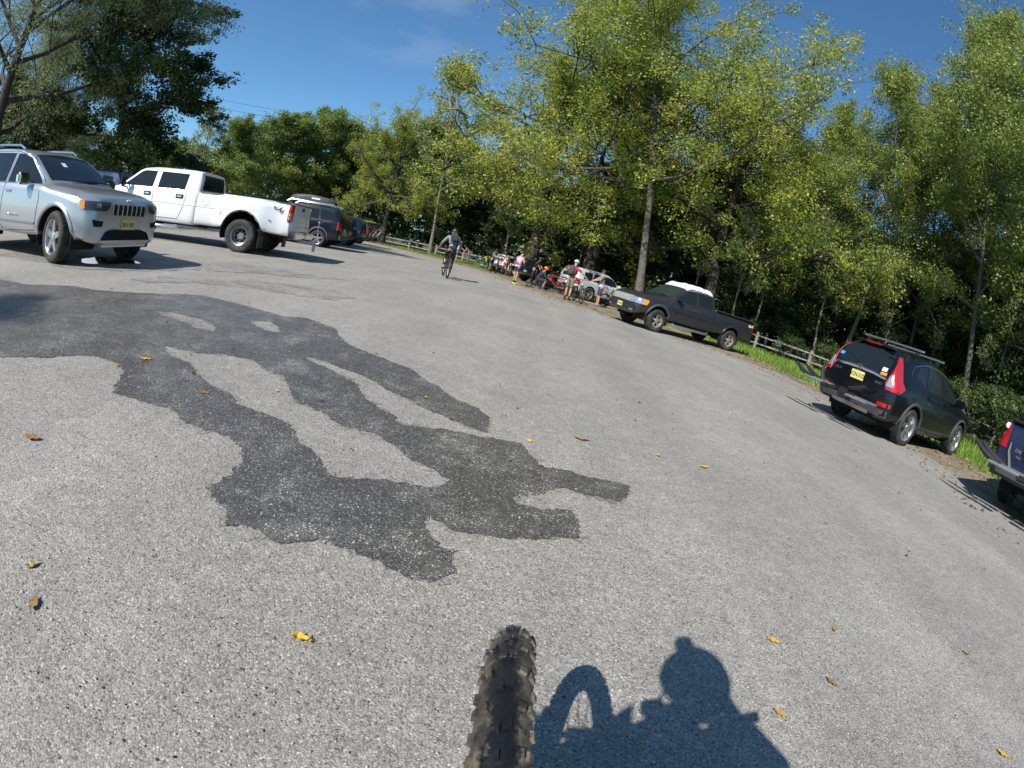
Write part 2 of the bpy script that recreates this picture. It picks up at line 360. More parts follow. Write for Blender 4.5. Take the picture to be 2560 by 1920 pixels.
# --- silver SUV (front at +x)
def silver_suv():
    t = thing('parked_suv', 'silver grey metallic SUV with seven slot grille, standing beside the white pickup', 'suv', (-9.975, 5.449, 0), .0595)
    P = paint('silver_paint', (.46, .47, .49), .65, .3)
    st = [(-.93, .70, .50, .95, .62, 1.0, 1.03), (-.90, .80, .42, 1.02, .68, 1.1, 1.15), (-.82, .90, .40, 1.12, .72, 1.35, 1.42), (-.60, .95, .42, 1.15, .72, 1.66, 1.71),
          (-.2, .965, .42, 1.16, .73, 1.72, 1.76), (.6, .965, .36, 1.15, .73, 1.74, 1.775), (1.2, .965, .36, 1.145, .72, 1.71, 1.75), (1.55, .965, .36, 1.14, .70, 1.64, 1.68),
          (2.0, .965, .36, 1.13, .72, 1.41, 1.46), (2.42, .965, .38, 1.13, .76, 1.18, 1.22), (2.5, .965, .40, 1.11, .79, 1.16, 1.185), (2.9, .965, .42, 1.06, .80, 1.12, 1.155),
          (3.25, .955, .42, 1.02, .79, 1.07, 1.12), (3.42, .925, .40, .99, .77, 1.035, 1.09), (3.56, .86, .36, .95, .72, 1.0, 1.06), (3.64, .77, .34, .92, .66, .96, 1.02), (3.70, .62, .34, .86, .54, .9, .95)]
    c = Car(t, st, [(0, .40, .46), (2.915, .40, .46)], P)
    wheels4(t, 2.915, 1.66, .39, .265, 5, M_alloy, steer=-.22, rr=.66)
    c.both([(1.62, 1.17), (2.3, 1.165), (1.98, 1.37), (1.66, 1.585), (1.40, 1.65), (1.22, 1.66), (1.22, 1.17)], M_glass, 'side_window')
    c.both([(.28, 1.18), (1.14, 1.175), (1.14, 1.665), (.36, 1.68)], M_glass, 'side_window')
    c.both([(-.5, 1.25), (.2, 1.19), (.27, 1.675), (-.2, 1.66), (-.46, 1.56)], M_glass, 'side_window')
    c.panel([(2.36, -.70), (2.40, 0), (2.36, .70), (1.62, .60), (1.56, 0), (1.62, -.60)], 'T', M_glass, 'windscreen', grid=.12)
    c.panel([(-.62, -.55), (-.62, .55), (-.84, .6), (-.84, -.6)], 'T', M_glass, 'rear_window')
    for g in 'LR':
        c.line([(1.18, 1.68), (1.18, .5), (1.3, .42)], g, M_dark, 'door_seam', .006)
        c.line([(2.34, 1.14), (2.40, .95), (2.36, .45), (1.4, .40)], g, M_dark, 'door_seam', .006)
        c.line([(.26, 1.7), (.24, 1.1), (.42, .8), (.5, .42)], g, M_dark, 'door_seam', .006)
        c.line([(-.45, 1.22), (.6, 1.175), (2.3, 1.155)], g, M_chrome, 'window_trim', .012)
        c.line([(2.32, 1.19), (1.98, 1.4), (1.66, 1.62), (1.2, 1.695), (.3, 1.71), (-.4, 1.62)], g, M_chrome, 'window_trim', .012)
        c.line([(.5, .56), (2.35, .56)], g, mat('satin_chrome', (.55, .56, .57), .25, 1.), 'sill_trim', .02)
        gg = 1 if g == 'L' else -1
        MB().tube([(-.35, gg * .66, 1.75), (-.3, gg * .66, 1.80), (.4, gg * .66, 1.83), (1.1, gg * .65, 1.81), (1.25, gg * .64, 1.745)], .02, 8).build('roof_rail', M_chrome, t)
    c.flare(2.915, .40, .47, P, r=.035); c.flare(0, .40, .47, P, r=.035)
    c.handle(1.38, 1.04, M_chrome); c.handle(.45, 1.06, M_chrome)
    c.mirror(1.98, 1.17, M_chrome)
    for g in (-1, 1):
        a, b = sorted((g * .46, g * .86))
        o = c.wrap([(.83, 12, 40), (.87, 8, 46), (.93, 5, 49), (.965, 5, 50)], 3.0, .38, g, 1, M_hdark, 'headlight')
        c.wrap([(.85, 41, 45), (.91, 42, 48), (.96, 42, 49)], 3.0, .38, g, 1, M_amber, 'turn_signal', off=.022, parent=o, n=4)
        c.wrap([(.88, 20, 26), (.94, 20, 26)], 3.0, .38, g, 1, M_chrome, 'lamp_reflector', off=.018, parent=o, n=4)
        c.panel([(g * .58, .60), (g * .56, .68), (g * .76, .70), (g * .72, .60)][::g], 'F', M_dark, 'fog_recess', off=.006, grid=.03)
    for k in range(7):
        y = (k - 3) * .108
        c.panel([(y - .035, .78), (y + .035, .78), (y + .037, .93), (y - .037, .93)], 'F', M_dark, 'grille_slot', off=.006)
        c.line([(y - .04, .775), (y + .04, .775), (y + .042, .935), (y - .042, .935), (y - .04, .775)], 'F', M_chrome, 'grille_surround', .006)
    c.panel([(-.58, .40), (.58, .40), (.50, .52), (.36, .56), (-.36, .56), (-.50, .52)], 'F', M_dark, 'lower_intake', off=.005)
    c.line([(-.62, .385), (-.50, .535), (-.36, .575), (.36, .575), (.50, .535), (.62, .385)], 'F', M_chrome, 'bumper_trim', .012)
    MB().box((3.60, 0, .33), (.22, 1.1, .07), bev=.03).build('skid_plate', M_alloy, t)
    plate(c, 'F', 0, .64, txt='SRX 42F')
    c.line([(2.40, -.3), (2.36, .35)], 'T', M_black, 'wiper', .008, .02); c.line([(2.40, .05), (2.37, .62)], 'T', M_black, 'wiper', .008, .02)
    p, n = c.pt(1.9, -.52, 'R', .01)
    text('JEEP', .055, M_chrome, t, c.pt(0, 1.005, 'F', .008)[0], frame((0, 1, 0), (0, 0, 1)), name='lettering', squash=1.1)
    text('OVERLAND', .055, M_chrome, t, c.pt(1.62, .66, 'R', .006)[0], frame((1, 0, 0), (0, 0, 1)), squash=1.5)
    c.panel([(1.98, -.2), (1.98, -.1), (1.86, -.1), (1.86, -.2)], 'T', M_platew, 'windscreen_sticker', off=.008)

# --- white dual rear wheel pickup
def white_pickup():
    t = thing('parked_pickup', 'white crew cab pickup with wide double wheel rear fenders and open step bars', 'pickup truck', (-7.769, 11.844, 0), 3.3565)
    P = paint('white_paint', (.72, .73, .74), 0., .35)
    F = 1.
    st = [(-1.27, .93, .60, 1.30, .86, 1.40, 1.40, 1), (-1.24, .99, .58, 1.33, .92, 1.41, 1.41, 1), (-.95, 1.02, .58, 1.34, .93, 1.41, 1.41, 1), (-.70, 1.10, .60, 1.34, .93, 1.415, 1.415, 1), (-.45, 1.19, .62, 1.34, .93, 1.42, 1.42, 1),
          (0, 1.22, .62, 1.34, .93, 1.42, 1.42, 1), (.45, 1.19, .60, 1.34, .93, 1.42, 1.42, 1), (.72, 1.08, .56, 1.34, .93, 1.425, 1.425, 1), (.95, .99, .54, 1.34, .93, 1.43, 1.43, 1), (1.50, .99, .54, 1.34, .93, 1.43, 1.43, 1), (1.53, .97, .54, 1.32, .86, 1.42, 1.43, 0),
          (1.56, .99, .52, 1.35, .77, 1.72, 1.78), (1.62, 1.0, .50, 1.36, .76, 1.89, 1.95), (2.1, 1.0, .50, 1.36, .77, 1.92, 1.985), (3.0, 1.0, .50, 1.36, .77, 1.92, 1.985), (3.55, 1.0, .50, 1.35, .76, 1.88, 1.94),
          (4.0, 1.0, .50, 1.33, .80, 1.60, 1.66), (4.38, 1.0, .52, 1.31, .85, 1.36, 1.40), (4.5, 1.0, .54, 1.28, .87, 1.33, 1.375), (4.9, 1.0, .56, 1.24, .88, 1.29, 1.35), (5.25, .99, .55, 1.2, .86, 1.25, 1.31), (5.38, .95, .52, 1.12, .8, 1.16, 1.22), (5.46, .86, .50, .95, .7, 1.0, 1.02)]
    st[10] = (1.53, .97, .54, 1.32, .86, 1.42, 1.43, 1)
    c = Car(t, st, [(0, .50, .56), (4.25, .46, .47)], P)
    for g in (1, -1):
        wheel(t, 0, g * 1.06, .42, .25, 8, M_steelw, rr=.56, style='deep'); wheel(t, 0, g * .78, .42, .22, 8, M_steelw, rr=.56, style='deep')
        wheel(t, 4.25, g * .86, .40, .24, 8, M_alloy, rr=.56, style='deep')
        # moulded fender lip
    c.both([(3.07, 1.40), (4.16, 1.40), (3.98, 1.53), (3.62, 1.80), (3.50, 1.845), (3.07, 1.85)], M_glass, 'side_window')
    c.both([(1.98, 1.40), (2.90, 1.40), (2.90, 1.85), (1.98, 1.84)], M_glass, 'side_window')
    c.panel([(-.70, 1.455), (.70, 1.455), (.62, 1.86), (-.62, 1.86)], 'B', M_glass, 'rear_window', grid=.15, off=.012)
    c.panel([(4.36, -.76), (4.40, 0), (4.36, .76), (3.62, .66), (3.58, 0), (3.62, -.66)], 'T', M_glass, 'windscreen', grid=.14)
    for sd in 'LR':
        c.line([(2.98, 1.9), (2.98, .60)], sd, M_dark, 'door_seam', .007)
        c.line([(4.2, 1.33), (4.24, 1.0), (4.1, .7)], sd, M_dark, 'door_seam', .007)
        c.line([(1.86, 1.9), (1.88, 1.3), (1.92, .95), (2.05, .62), (4.0, .60)], sd, M_dark, 'door_seam', .007)
        c.line([(1.525, 1.42), (1.525, .56)], sd, M_dark, 'bed_seam', .009)
        c.line([(.78, 1.02), (1.5, 1.02), (3.8, 1.02)], sd, mat('crease_white', (.6, .61, .62), .4), 'body_moulding', .012)
        c.line([(.57 * cos(a) , .50 + .57 * sin(a)) for a in np.linspace(0.2, pi - .2, 16)], sd, M_grey, 'fender_lip', .012)
        c.line([(.72 * cos(a), .60 + .62 * sin(a)) for a in np.linspace(.75, 2.4, 10)], sd, mat('crease_white', (.6, .61, .62), .4), 'fender_crease', .008)
        c.line([(1.22 + .115 * cos(a), 1.17 + .115 * sin(a)) for a in np.linspace(0, 2 * pi, 16)], sd, M_dark, 'fuel_door', .004, sub=1)
        g = 1 if sd == 'L' else -1
        for x in (3.18, 2.08):
            p, n = c.pt(x, 1.22, sd, .008); MB().box(p, (.24, .02, .11), bev=.02).build('door_handle', M_black, t)
            MB().box(p + n * .018, (.15, .02, .035), bev=.01).build('door_handle', M_chrome, t)
        MB().tube([(2.0, g * 1.0, .43), (2.1, g * 1.06, .40), (3.9, g * 1.06, .40), (4.0, g * 1.0, .43)], .045, 10).build('step_bar', M_chrome, t)
        # tail lamp
        L = c.panel([(-1.255, .93), (-1.255, 1.39), (-1.18, 1.39), (-1.17, 1.0), (-1.20, .93)], sd, M_red, 'tail_light', off=.012)
        c.panel([(-1.255, 1.09), (-1.255, 1.17), (-1.185, 1.17), (-1.185, 1.09)], sd, M_amber, 'indicator_lens', off=.017, parent=L)
        c.panel([(-1.255, 1.0), (-1.255, 1.07), (-1.185, 1.07), (-1.185, 1.0)], sd, M_clear, 'reversing_lens', off=.017, parent=L)
        a, b = (.83, .93) if g > 0 else (-.93, -.83)
        c.panel([(a, .95), (b, .95), (b, 1.38), (a, 1.38)], 'B', M_red, 'tail_light', off=.012)
        MB().box((-.56, g * 1.03, .42), (.03, .34, .48), bev=.01).build('mud_flap', M_black, t)
        for x in (-.72, .66): 
            p, n = c.pt(x, .93, sd, .008); MB().ell(p, (.035, .02, .02), 10, 5).build('marker_light', M_amber, t)
        # '4x4'
        p, n = c.pt(-.82, 1.22, sd, .008); o = text('4', .2, M_grey, t, p + Vector((.09, 0, 0)), frame((-g, 0, 0), (0, 0, 1)), shear=.3, squash=1.1); o.name = 'decal'
        o = text('4', .2, M_grey, t, p - Vector((.11, 0, 0)), frame((-g, 0, 0), (0, 0, 1)), shear=.3, squash=1.1); o.name = 'decal'
        o = text('x', .16, M_red, t, p + Vector((0, 0, .03)), frame((-g, 0, 0), (0, 0, 1)), shear=.3, squash=1.2); o.name = 'decal'
        q, n = c.pt(3.95, 1.42, sd, 0)
        MB().tube([q, q + Vector((0, g * .22, .03))], .02).tube([q - Vector((0, 0, .1)), q + Vector((0, g * .22, -.08))], .02).build('mirror_arm', M_black, t)
        MB().box(q + Vector((.02, g * .27, .08)), (.12, .2, .36), bev=.05).build('wing_mirror', M_black, t)
    mb = MB().box((-1.245, 0, 1.17), (.06, 1.5, .5), bev=.02); tg = mb.build('tailgate', P, t)
    MB().box((-1.285, 0, 1.31), (.02, .2, .09), bev=.02).build('handle', M_black, tg)
    MB().box((-1.255, 0, 1.425), (.08, 1.55, .02)).build('tailgate_cap', M_black, t)
    for g in (1, -1): MB().box((.12, g * .93, 1.425), (2.75, .1, .016)).build('bed_rail_cap', M_black, t)
    mb = MB().box((-1.36, .55, .62), (.2, .82, .17), bev=.03).box((-1.36, -.55, .62), (.2, .82, .17), bev=.03).box((-1.34, 0, .6), (.16, .4, .1)); mb.build('rear_bumper', M_chrome, t)
    mb = MB().box((-1.52, 0, .47), (.5, .07, .07)).box((-1.76, 0, .40), (.05, .16, .3), bev=.01).tube([(-1.80, 0, .52), (-1.80, 0, .58)], .035, 10); mb.build('tow_hitch', M_steelw, t)
    plate(c, 'B', .0, .62, m=M_platew)
    MB().box((3.2, 0, 1.99), (.12, .3, .03), bev=.01).build('roof_marker', M_amber, t)
    MB().box((1.66, 0, 1.965), (.08, .3, .045), bev=.01).build('brake_light', M_red, t)
    # tailgate strut / jack arm standing off the hitch
    h = MB().tube([(-1.78, .02, .45), (-1.80, .03, 1.02)], .013, 8).tube([(-1.80, .03, 1.05), (-1.80, -.5, 1.10)], .010, 8).ell((-1.80, .03, 1.05), (.035, .035, .035), 10, 6)
    h.build('hitch_rack_arm', M_steelw, t)
    return t

# --- dark grey pickup
def grey_pickup():
    t = thing('parked_pickup', 'charcoal extended cab pickup with a white sheet on its cab roof', 'pickup truck', (7.147, 18.291, 0), 3.51)
    P = paint('charcoal_paint', (.026, .027, .031), .2, .35, .12, .5)
    st = [(-1.16, .92, .56, 1.2, .85, 1.31, 1.31, 1), (-1.12, .97, .54, 1.24, .9, 1.32, 1.32, 1), (-.5, .985, .54, 1.25, .91, 1.32, 1.32, 1), (.5, .985, .52, 1.25, .91, 1.33, 1.33, 1), (.98, .985, .5, 1.25, .9, 1.33, 1.33, 1), (1.01, .98, .5, 1.25, .86, 1.33, 1.34, 1),
          (1.04, .985, .5, 1.26, .76, 1.62, 1.66), (1.14, .985, .48, 1.26, .73, 1.76, 1.82), (1.6, .985, .48, 1.25, .73, 1.79, 1.86), (2.2, .985, .48, 1.24, .72, 1.77, 1.84), (2.42, .985, .48, 1.23, .73, 1.7, 1.76),
          (2.85, .985, .48, 1.2, .79, 1.42, 1.47), (3.12, .985, .5, 1.18, .84, 1.23, 1.27), (3.25, .985, .52, 1.15, .85, 1.20, 1.245), (3.7, .98, .52, 1.1, .86, 1.16, 1.21), (4.15, .96, .5, 1.04, .84, 1.1, 1.15), (4.35, .93, .46, .98, .8, 1.03, 1.08), (4.46, .84, .42, .85, .72, .92, .96), (4.50, .7, .42, .76, .6, .8, .83)]
    c = Car(t, st, [(0, .44, .46), (3.53, .44, .46)], P)
    wheels4(t, 3.53, 1.68, .385, .28, 5, M_tan, rr=.56, style='split', steer=.12)
    c.both([(2.14, 1.26), (2.92, 1.24), (2.78, 1.35), (2.42, 1.61), (2.28, 1.70), (1.98, 1.72), (1.98, 1.27)], M_glass, 'side_window')
    c.both([(1.22, 1.29), (1.86, 1.29), (1.86, 1.70), (1.22, 1.69)], M_glass, 'side_window')
    c.panel([(3.08, -.74), (3.12, 0), (3.08, .74), (2.44, .64), (2.40, 0), (2.44, -.64)], 'T', M_glassg, 'windscreen', grid=.14)
    c.panel([(-.6, 1.35), (.6, 1.35), (.55, 1.7), (-.55, 1.7)], 'B', M_glass, 'rear_window')
    for sd in 'LR':
        g = 1 if sd == 'L' else -1
        c.line([(1.92, 1.76), (1.92, .56), (3.0, .54)], sd, M_dark, 'door_seam', .006)
        c.line([(3.02, 1.17), (3.05, .9), (2.98, .54)], sd, M_dark, 'door_seam', .006)
        c.line([(1.12, 1.75), (1.14, .6), (1.9, .56)], sd, M_dark, 'door_seam', .006)
        c.line([(1.0, 1.32), (1.0, .52)], sd, M_dark, 'bed_seam', .008)
        c.line([(1.2, .86), (2.98, .86)], sd, M_black, 'body_moulding', .014)
        MB().tube([(1.2, g * .97, .42), (1.3, g * 1.02, .38), (2.8, g * 1.02, .38), (2.9, g * .97, .42)], .045, 8).build('step_bar', M_alloy, t)
        c.handle(2.06, 1.07, M_chrome, sd)
        p, n = c.pt(-.93, 1.14, sd, .008); o = text('4x4', .16, M_white, t, p, frame((-g, 0, 0), (0, 0, 1)), shear=.3, squash=1.1); o.name = 'decal'
        a, b = (.62, .93) if g > 0 else (-.93, -.62)
        o = c.wrap([(.80, 18, 46), (.90, 16, 50), (.99, 16, 50)], 3.7, .35, g, 1, M_clear, 'headlight')
        c.wrap([(.80, 46, 58), (.90, 50, 62), (.98, 50, 62)], 3.7, .35, g, 1, M_amber, 'turn_signal', off=.02, parent=o, n=5)
        c.panel([(a * .95, .52), (b * .85 if g > 0 else b, .52), (b * .85 if g > 0 else b, .60), (a * .95, .60)], 'F', M_clear, 'fog_lamp', off=.008)
        c.panel([(-1.15, .9), (-1.15, 1.28), (-1.08, 1.28), (-1.08, .9)], sd, M_red, 'tail_light', off=.01)
        MB().box((-.05, g * .95, 1.335), (2.1, .1, .03), bev=.01).build('bed_rail_cap', M_grey, t)
    c.flare(3.53, .44, .47, M_grey, r=.04); c.flare(0, .44, .47, P, r=.035)
    c.mirror(2.86, 1.27, M_black, size=(.14, .24, .2))
    c.panel([(-.56, .80), (.56, .80), (.58, 1.0), (-.58, 1.0)], 'F', noisy('mesh_grille', (.30, .30, .30), .45, .4, 90, metal=.2), 'grille', off=.01)
    c.line([(-.58, .79), (.58, .79), (.60, 1.01), (-.60, 1.01), (-.58, .79)], 'F', M_chrome, 'grille_surround', .012)
    MB().box((4.44, 0, .62), (.16, 1.75, .2), bev=.05).build('front_bumper', P, t)
    MB().box((-1.24, 0, .6), (.16, 1.75, .18), bev=.04).build('rear_bumper', M_chrome, t)
    p = Vector((4.54, 0, .63)); o = MB().box(p, (.012, .31, .155)).build('number_plate', M_plate, t)
    text('XTH 84B', .09, M_ink, o, p + Vector((.008, 0, 0)), frame((0, 1, 0), (0, 0, 1)), squash=.8, ext=.001)
    c.line([(3.10, -.3), (3.04, .35)], 'T', M_black, 'wiper', .008, .02); c.line([(3.10, .1), (3.06, .66)], 'T', M_black, 'wiper', .008, .02)
    # white sheet strapped over the cab roof: a thing of its own
    n1, n2 = 26, 18; vs = []; r = random.Random(3)
    for i in range(n1):
        for j in range(n2):
            x = 1.07 + 1.38 * i / (n1 - 1); y = -.74 + 1.48 * j / (n2 - 1)
            h = c.hit((x, y, 4), (0, 0, -1))[0].z; e = min(i, n1 - 1 - i, j, n2 - 1 - j)
            up = .02 + .05 * min(1, e / 2) + .03 * sin(x * 17 + y * 3) * sin(y * 6 + x) + .02 * r.random()
            if e == 0: up = .006
            vs.append((x, y, h + max(.006, up)))
    fs = [(i * n2 + j, (i + 1) * n2 + j, (i + 1) * n2 + j + 1, i * n2 + j + 1) for i in range(n1 - 1) for j in range(n2 - 1)]
    o = MB().add(vs, fs).build('roof_sheet', noisy('white_sheet', (.62, .63, .65), .8, .15, 12), None, 60)
    o.matrix_world = t.matrix_basis; o.location = t.location; o.rotation_euler = t.rotation_euler
    tag(o, 'wrinkled white sheet bundled over the cab roof of the charcoal pickup', 'sheet')
    return t

# --- black crossover with hitch rack
def rack_arm(mb, p, L, g=1, a=.5):
    """curved wheel-holder rising from a tray"""
    P = [Vector(p) + Vector((0, g * L * u, .02 + .34 * (u ** 2) * a * 2)) for u in np.linspace(0, 1, 8)]
    return mb.tube(P, [.03, .035, .04, .045, .045, .04, .035, .025], 8)
def hitch_rack(root_xyz, rz, label, wide=.78, z=.52, n=2):
    t = thing('bike_rack', label, 'bike rack', (root_xyz[0], root_xyz[1], 0), rz)
    mb = MB().box((.18, 0, z - .06), (.62, .06, .06)).box((-.12, 0, z), (.08, .22, .18), bev=.02); mb.build('hitch_bar', M_black, t)
    for k in range(n):
        x = -.12 - .30 * k
        for g in (1, -1):
            MB().box((x, g * wide * .62, z + .03 + .02 * g), (.13, wide * .62, .04), bev=.015).build('wheel_tray', noisy('tray_alloy', (.38, .39, .4), .35, .15, 9, metal=.7), t)
            m = MB().box((x, g * wide * .28, z + .02), (.16, .16, .07), bev=.02); m.build('tray_clamp', M_black, t)
        m = MB(); rack_arm(m, (x, wide * .72, z + .05), .46, 1, .22)
        m.build('holding_arm', M_black, t)
        if k == 0:
            m = MB(); rack_arm(m, (x - .02, -wide * .12, z + .10), .34, -1, .18); m.build('holding_arm', M_black, t)
            MB().tube([(x, wide * .66, z + .05), (x + .03, wide * .78, z + .24), (x + .06, wide * .80, z + .36)], [.045, .035, .02], 8).build('holding_arm', M_black, t)
    return t
def black_crossover():
    t = thing('parked_suv', 'black crossover with red pillar tail lamps and silver roof bars by the fence', 'suv', (6.898, 7.735, 0), .2907)
    P = paint('black_paint', (.003, .0035, .006), 0., .3, .03, .45)
    st = [(-.96, .74, .52, .85, .62, .95, .98), (-.93, .82, .40, .95, .7, 1.05, 1.08), (-.84, .895, .34, 1.0, .72, 1.22, 1.27), (-.66, .90, .34, 1.03, .60, 1.46, 1.55), (-.5, .905, .36, 1.06, .57, 1.54, 1.62), (-.1, .91, .36, 1.08, .59, 1.59, 1.66), (.6, .91, .30, 1.06, .65, 1.62, 1.675),
          (1.2, .91, .28, 1.04, .65, 1.59, 1.65), (1.55, .91, .28, 1.03, .64, 1.52, 1.58), (2.0, .91, .3, 1.02, .69, 1.30, 1.35), (2.42, .91, .34, 1.0, .74, 1.07, 1.12), (2.6, .91, .36, .96, .75, 1.03, 1.08), (3.0, .89, .36, .9, .74, .97, 1.02), (3.3, .84, .32, .84, .7, .9, .95), (3.46, .74, .28, .74, .6, .8, .84), (3.55, .55, .28, .62, .45, .66, .70)]
    c = Car(t, st, [(0, .36, .42), (2.62, .36, .42)], P)
    wheels4(t, 2.62, 1.60, .345, .23, 5, M_alloy, rr=.68, style='split', steer=.0)
    c.both([(1.38, 1.08), (2.2, 1.06), (1.95, 1.25), (1.6, 1.44), (1.30, 1.52), (1.22, 1.52), (1.22, 1.085)], M_glass, 'side_window')
    c.both([(.38, 1.11), (1.14, 1.09), (1.14, 1.53), (.48, 1.53)], M_glass, 'side_window')
    c.both([(-.12, 1.28), (.30, 1.13), (.40, 1.52), (.1, 1.46)], M_glass, 'side_window')
    c.panel([(-.60, 1.10), (.60, 1.10), (.56, 1.5), (.40, 1.55), (-.40, 1.55), (-.56, 1.5)], 'B', M_glass, 'rear_window')
    c.panel([(2.34, -.66), (2.40, 0), (2.34, .66), (1.62, .58), (1.54, 0), (1.62, -.58)], 'T', M_glass, 'windscreen')
    c.line([(-.62, 1.04), (-.3, 1.07), (0, 1.075), (.3, 1.07), (.62, 1.04)], 'B', M_chrome, 'tailgate_trim', .03, .0)
    for sd in 'LR':
        g = 1 if sd == 'L' else -1
        o = c.wrap([(.87, 27, 46), (.98, 24, 57), (1.08, 26, 50), (1.22, 30, 48), (1.36, 32, 46), (1.49, 32, 42)], -.2, .3, g, -1, M_red, 'tail_light')
        c.wrap([(.93, 26, 34), (1.05, 27, 34), (1.14, 29, 33)], -.2, .3, g, -1, M_clear, 'reversing_lens', off=.022, parent=o, n=4)
        c.panel([(g * .6, .56), (g * .86, .58), (g * .86, .65), (g * .6, .63)][::g], 'B', M_red, 'rear_reflector', off=.01)
        c.line([(2.3, 1.04), (1.9, 1.29), (1.5, 1.5), (1.1, 1.565), (.4, 1.56), (-.1, 1.44), (-.28, 1.27)], sd, M_chrome, 'window_trim', .008)
        c.line([(1.18, 1.55), (1.18, .4), (2.1, .38), (2.2, .8), (2.24, 1.02)], sd, M_dark, 'door_seam', .005)
        c.line([(.34, 1.5), (.3, 1.0), (.46, .7), (.5, .42), (1.15, .40)], sd, M_dark, 'door_seam', .005)
        for x in (-.05, .95):
            MB().box((x, g * .60, 1.675), (.1, .07, .09), bev=.02).build('rack_foot', M_black, t)
    c.handle(1.35, .98, P); c.handle(.5, 1.0, P); c.mirror(2.0, 1.05, P, (.16, .24, .16), .14)
    c.flare(0, .36, .43, M_grey, r=.03); c.flare(2.62, .36, .43, M_grey, r=.03)
    c.both([(.45, .30), (2.17, .30), (2.17, .42), (.45, .42)], M_grey, 'sill_cladding', off=.006)
    c.panel([(-.84, .40), (.84, .40), (.84, .52), (-.84, .52)], 'B', M_grey, 'bumper_cladding', off=.01)
    c.panel([(-.42, .36), (.42, .36), (.46, .42), (-.46, .42)], 'B', M_alloy, 'skid_plate', off=.02)
    MB().box((-.63, 0, 1.60), (.2, .9, .03), rot=Matrix.Rotation(-.12, 3, 'Y'), bev=.012).build('roof_spoiler', P, t)
    MB().box((-.735, 0, 1.59), (.02, .36, .022)).build('brake_light', M_red, t)
    for x in (-.05, .95): MB().box((x, 0, 1.745), (.07, 1.5, .035), bev=.012).build('roof_bar', M_alloy, t)
    plate(c, 'B', 0, .93, .31, .16, txt='YCN-31D')
    R = frame((0, -1, 0), (0, 0, 1))
    text('CR-V', .075, M_chrome, t, c.pt(.5, .94, 'B', .01)[0], R); text('AWD', .065, M_chrome, t, c.pt(-.5, .93, 'B', .01)[0], R)
    p = c.pt(0, 1.07, 'B', .045)[0]; text('H', .10, M_chrome, t, p, R, squash=1.2)
    MB().lathe([(.055, -.004), (.065, -.004), (.065, .004), (.055, .004)], 20, 'x', p).build('emblem', M_chrome, t)
    c.line([(0.05, 1.15), (.4, 1.28)], 'B', M_black, 'wiper', .008, .015)
    c.panel([(-.56, 1.15), (-.45, 1.15), (-.45, 1.22), (-.56, 1.22)], 'B', M_platew, 'window_sticker', off=.012)
    c.panel([(-.60, 1.08), (-.46, 1.08), (-.46, 1.13), (-.60, 1.13)], 'B', M_amber, 'window_sticker', off=.014)
    c.panel([(.62, 1.2), (.52, 1.2), (.52, 1.26), (.62, 1.26)], 'B', mat('blue_sticker', (.05, .3, .6), .4), 'window_sticker', off=.014)
    a = .2907; o = Vector((6.898, 7.735, 0)) + Matrix.Rotation(a, 3, 'Z') @ Vector((-1.12, 0, 0))
    hitch_rack(o, a, 'silver and black two bike rack hitched behind the black crossover', .84, .55)
    return t

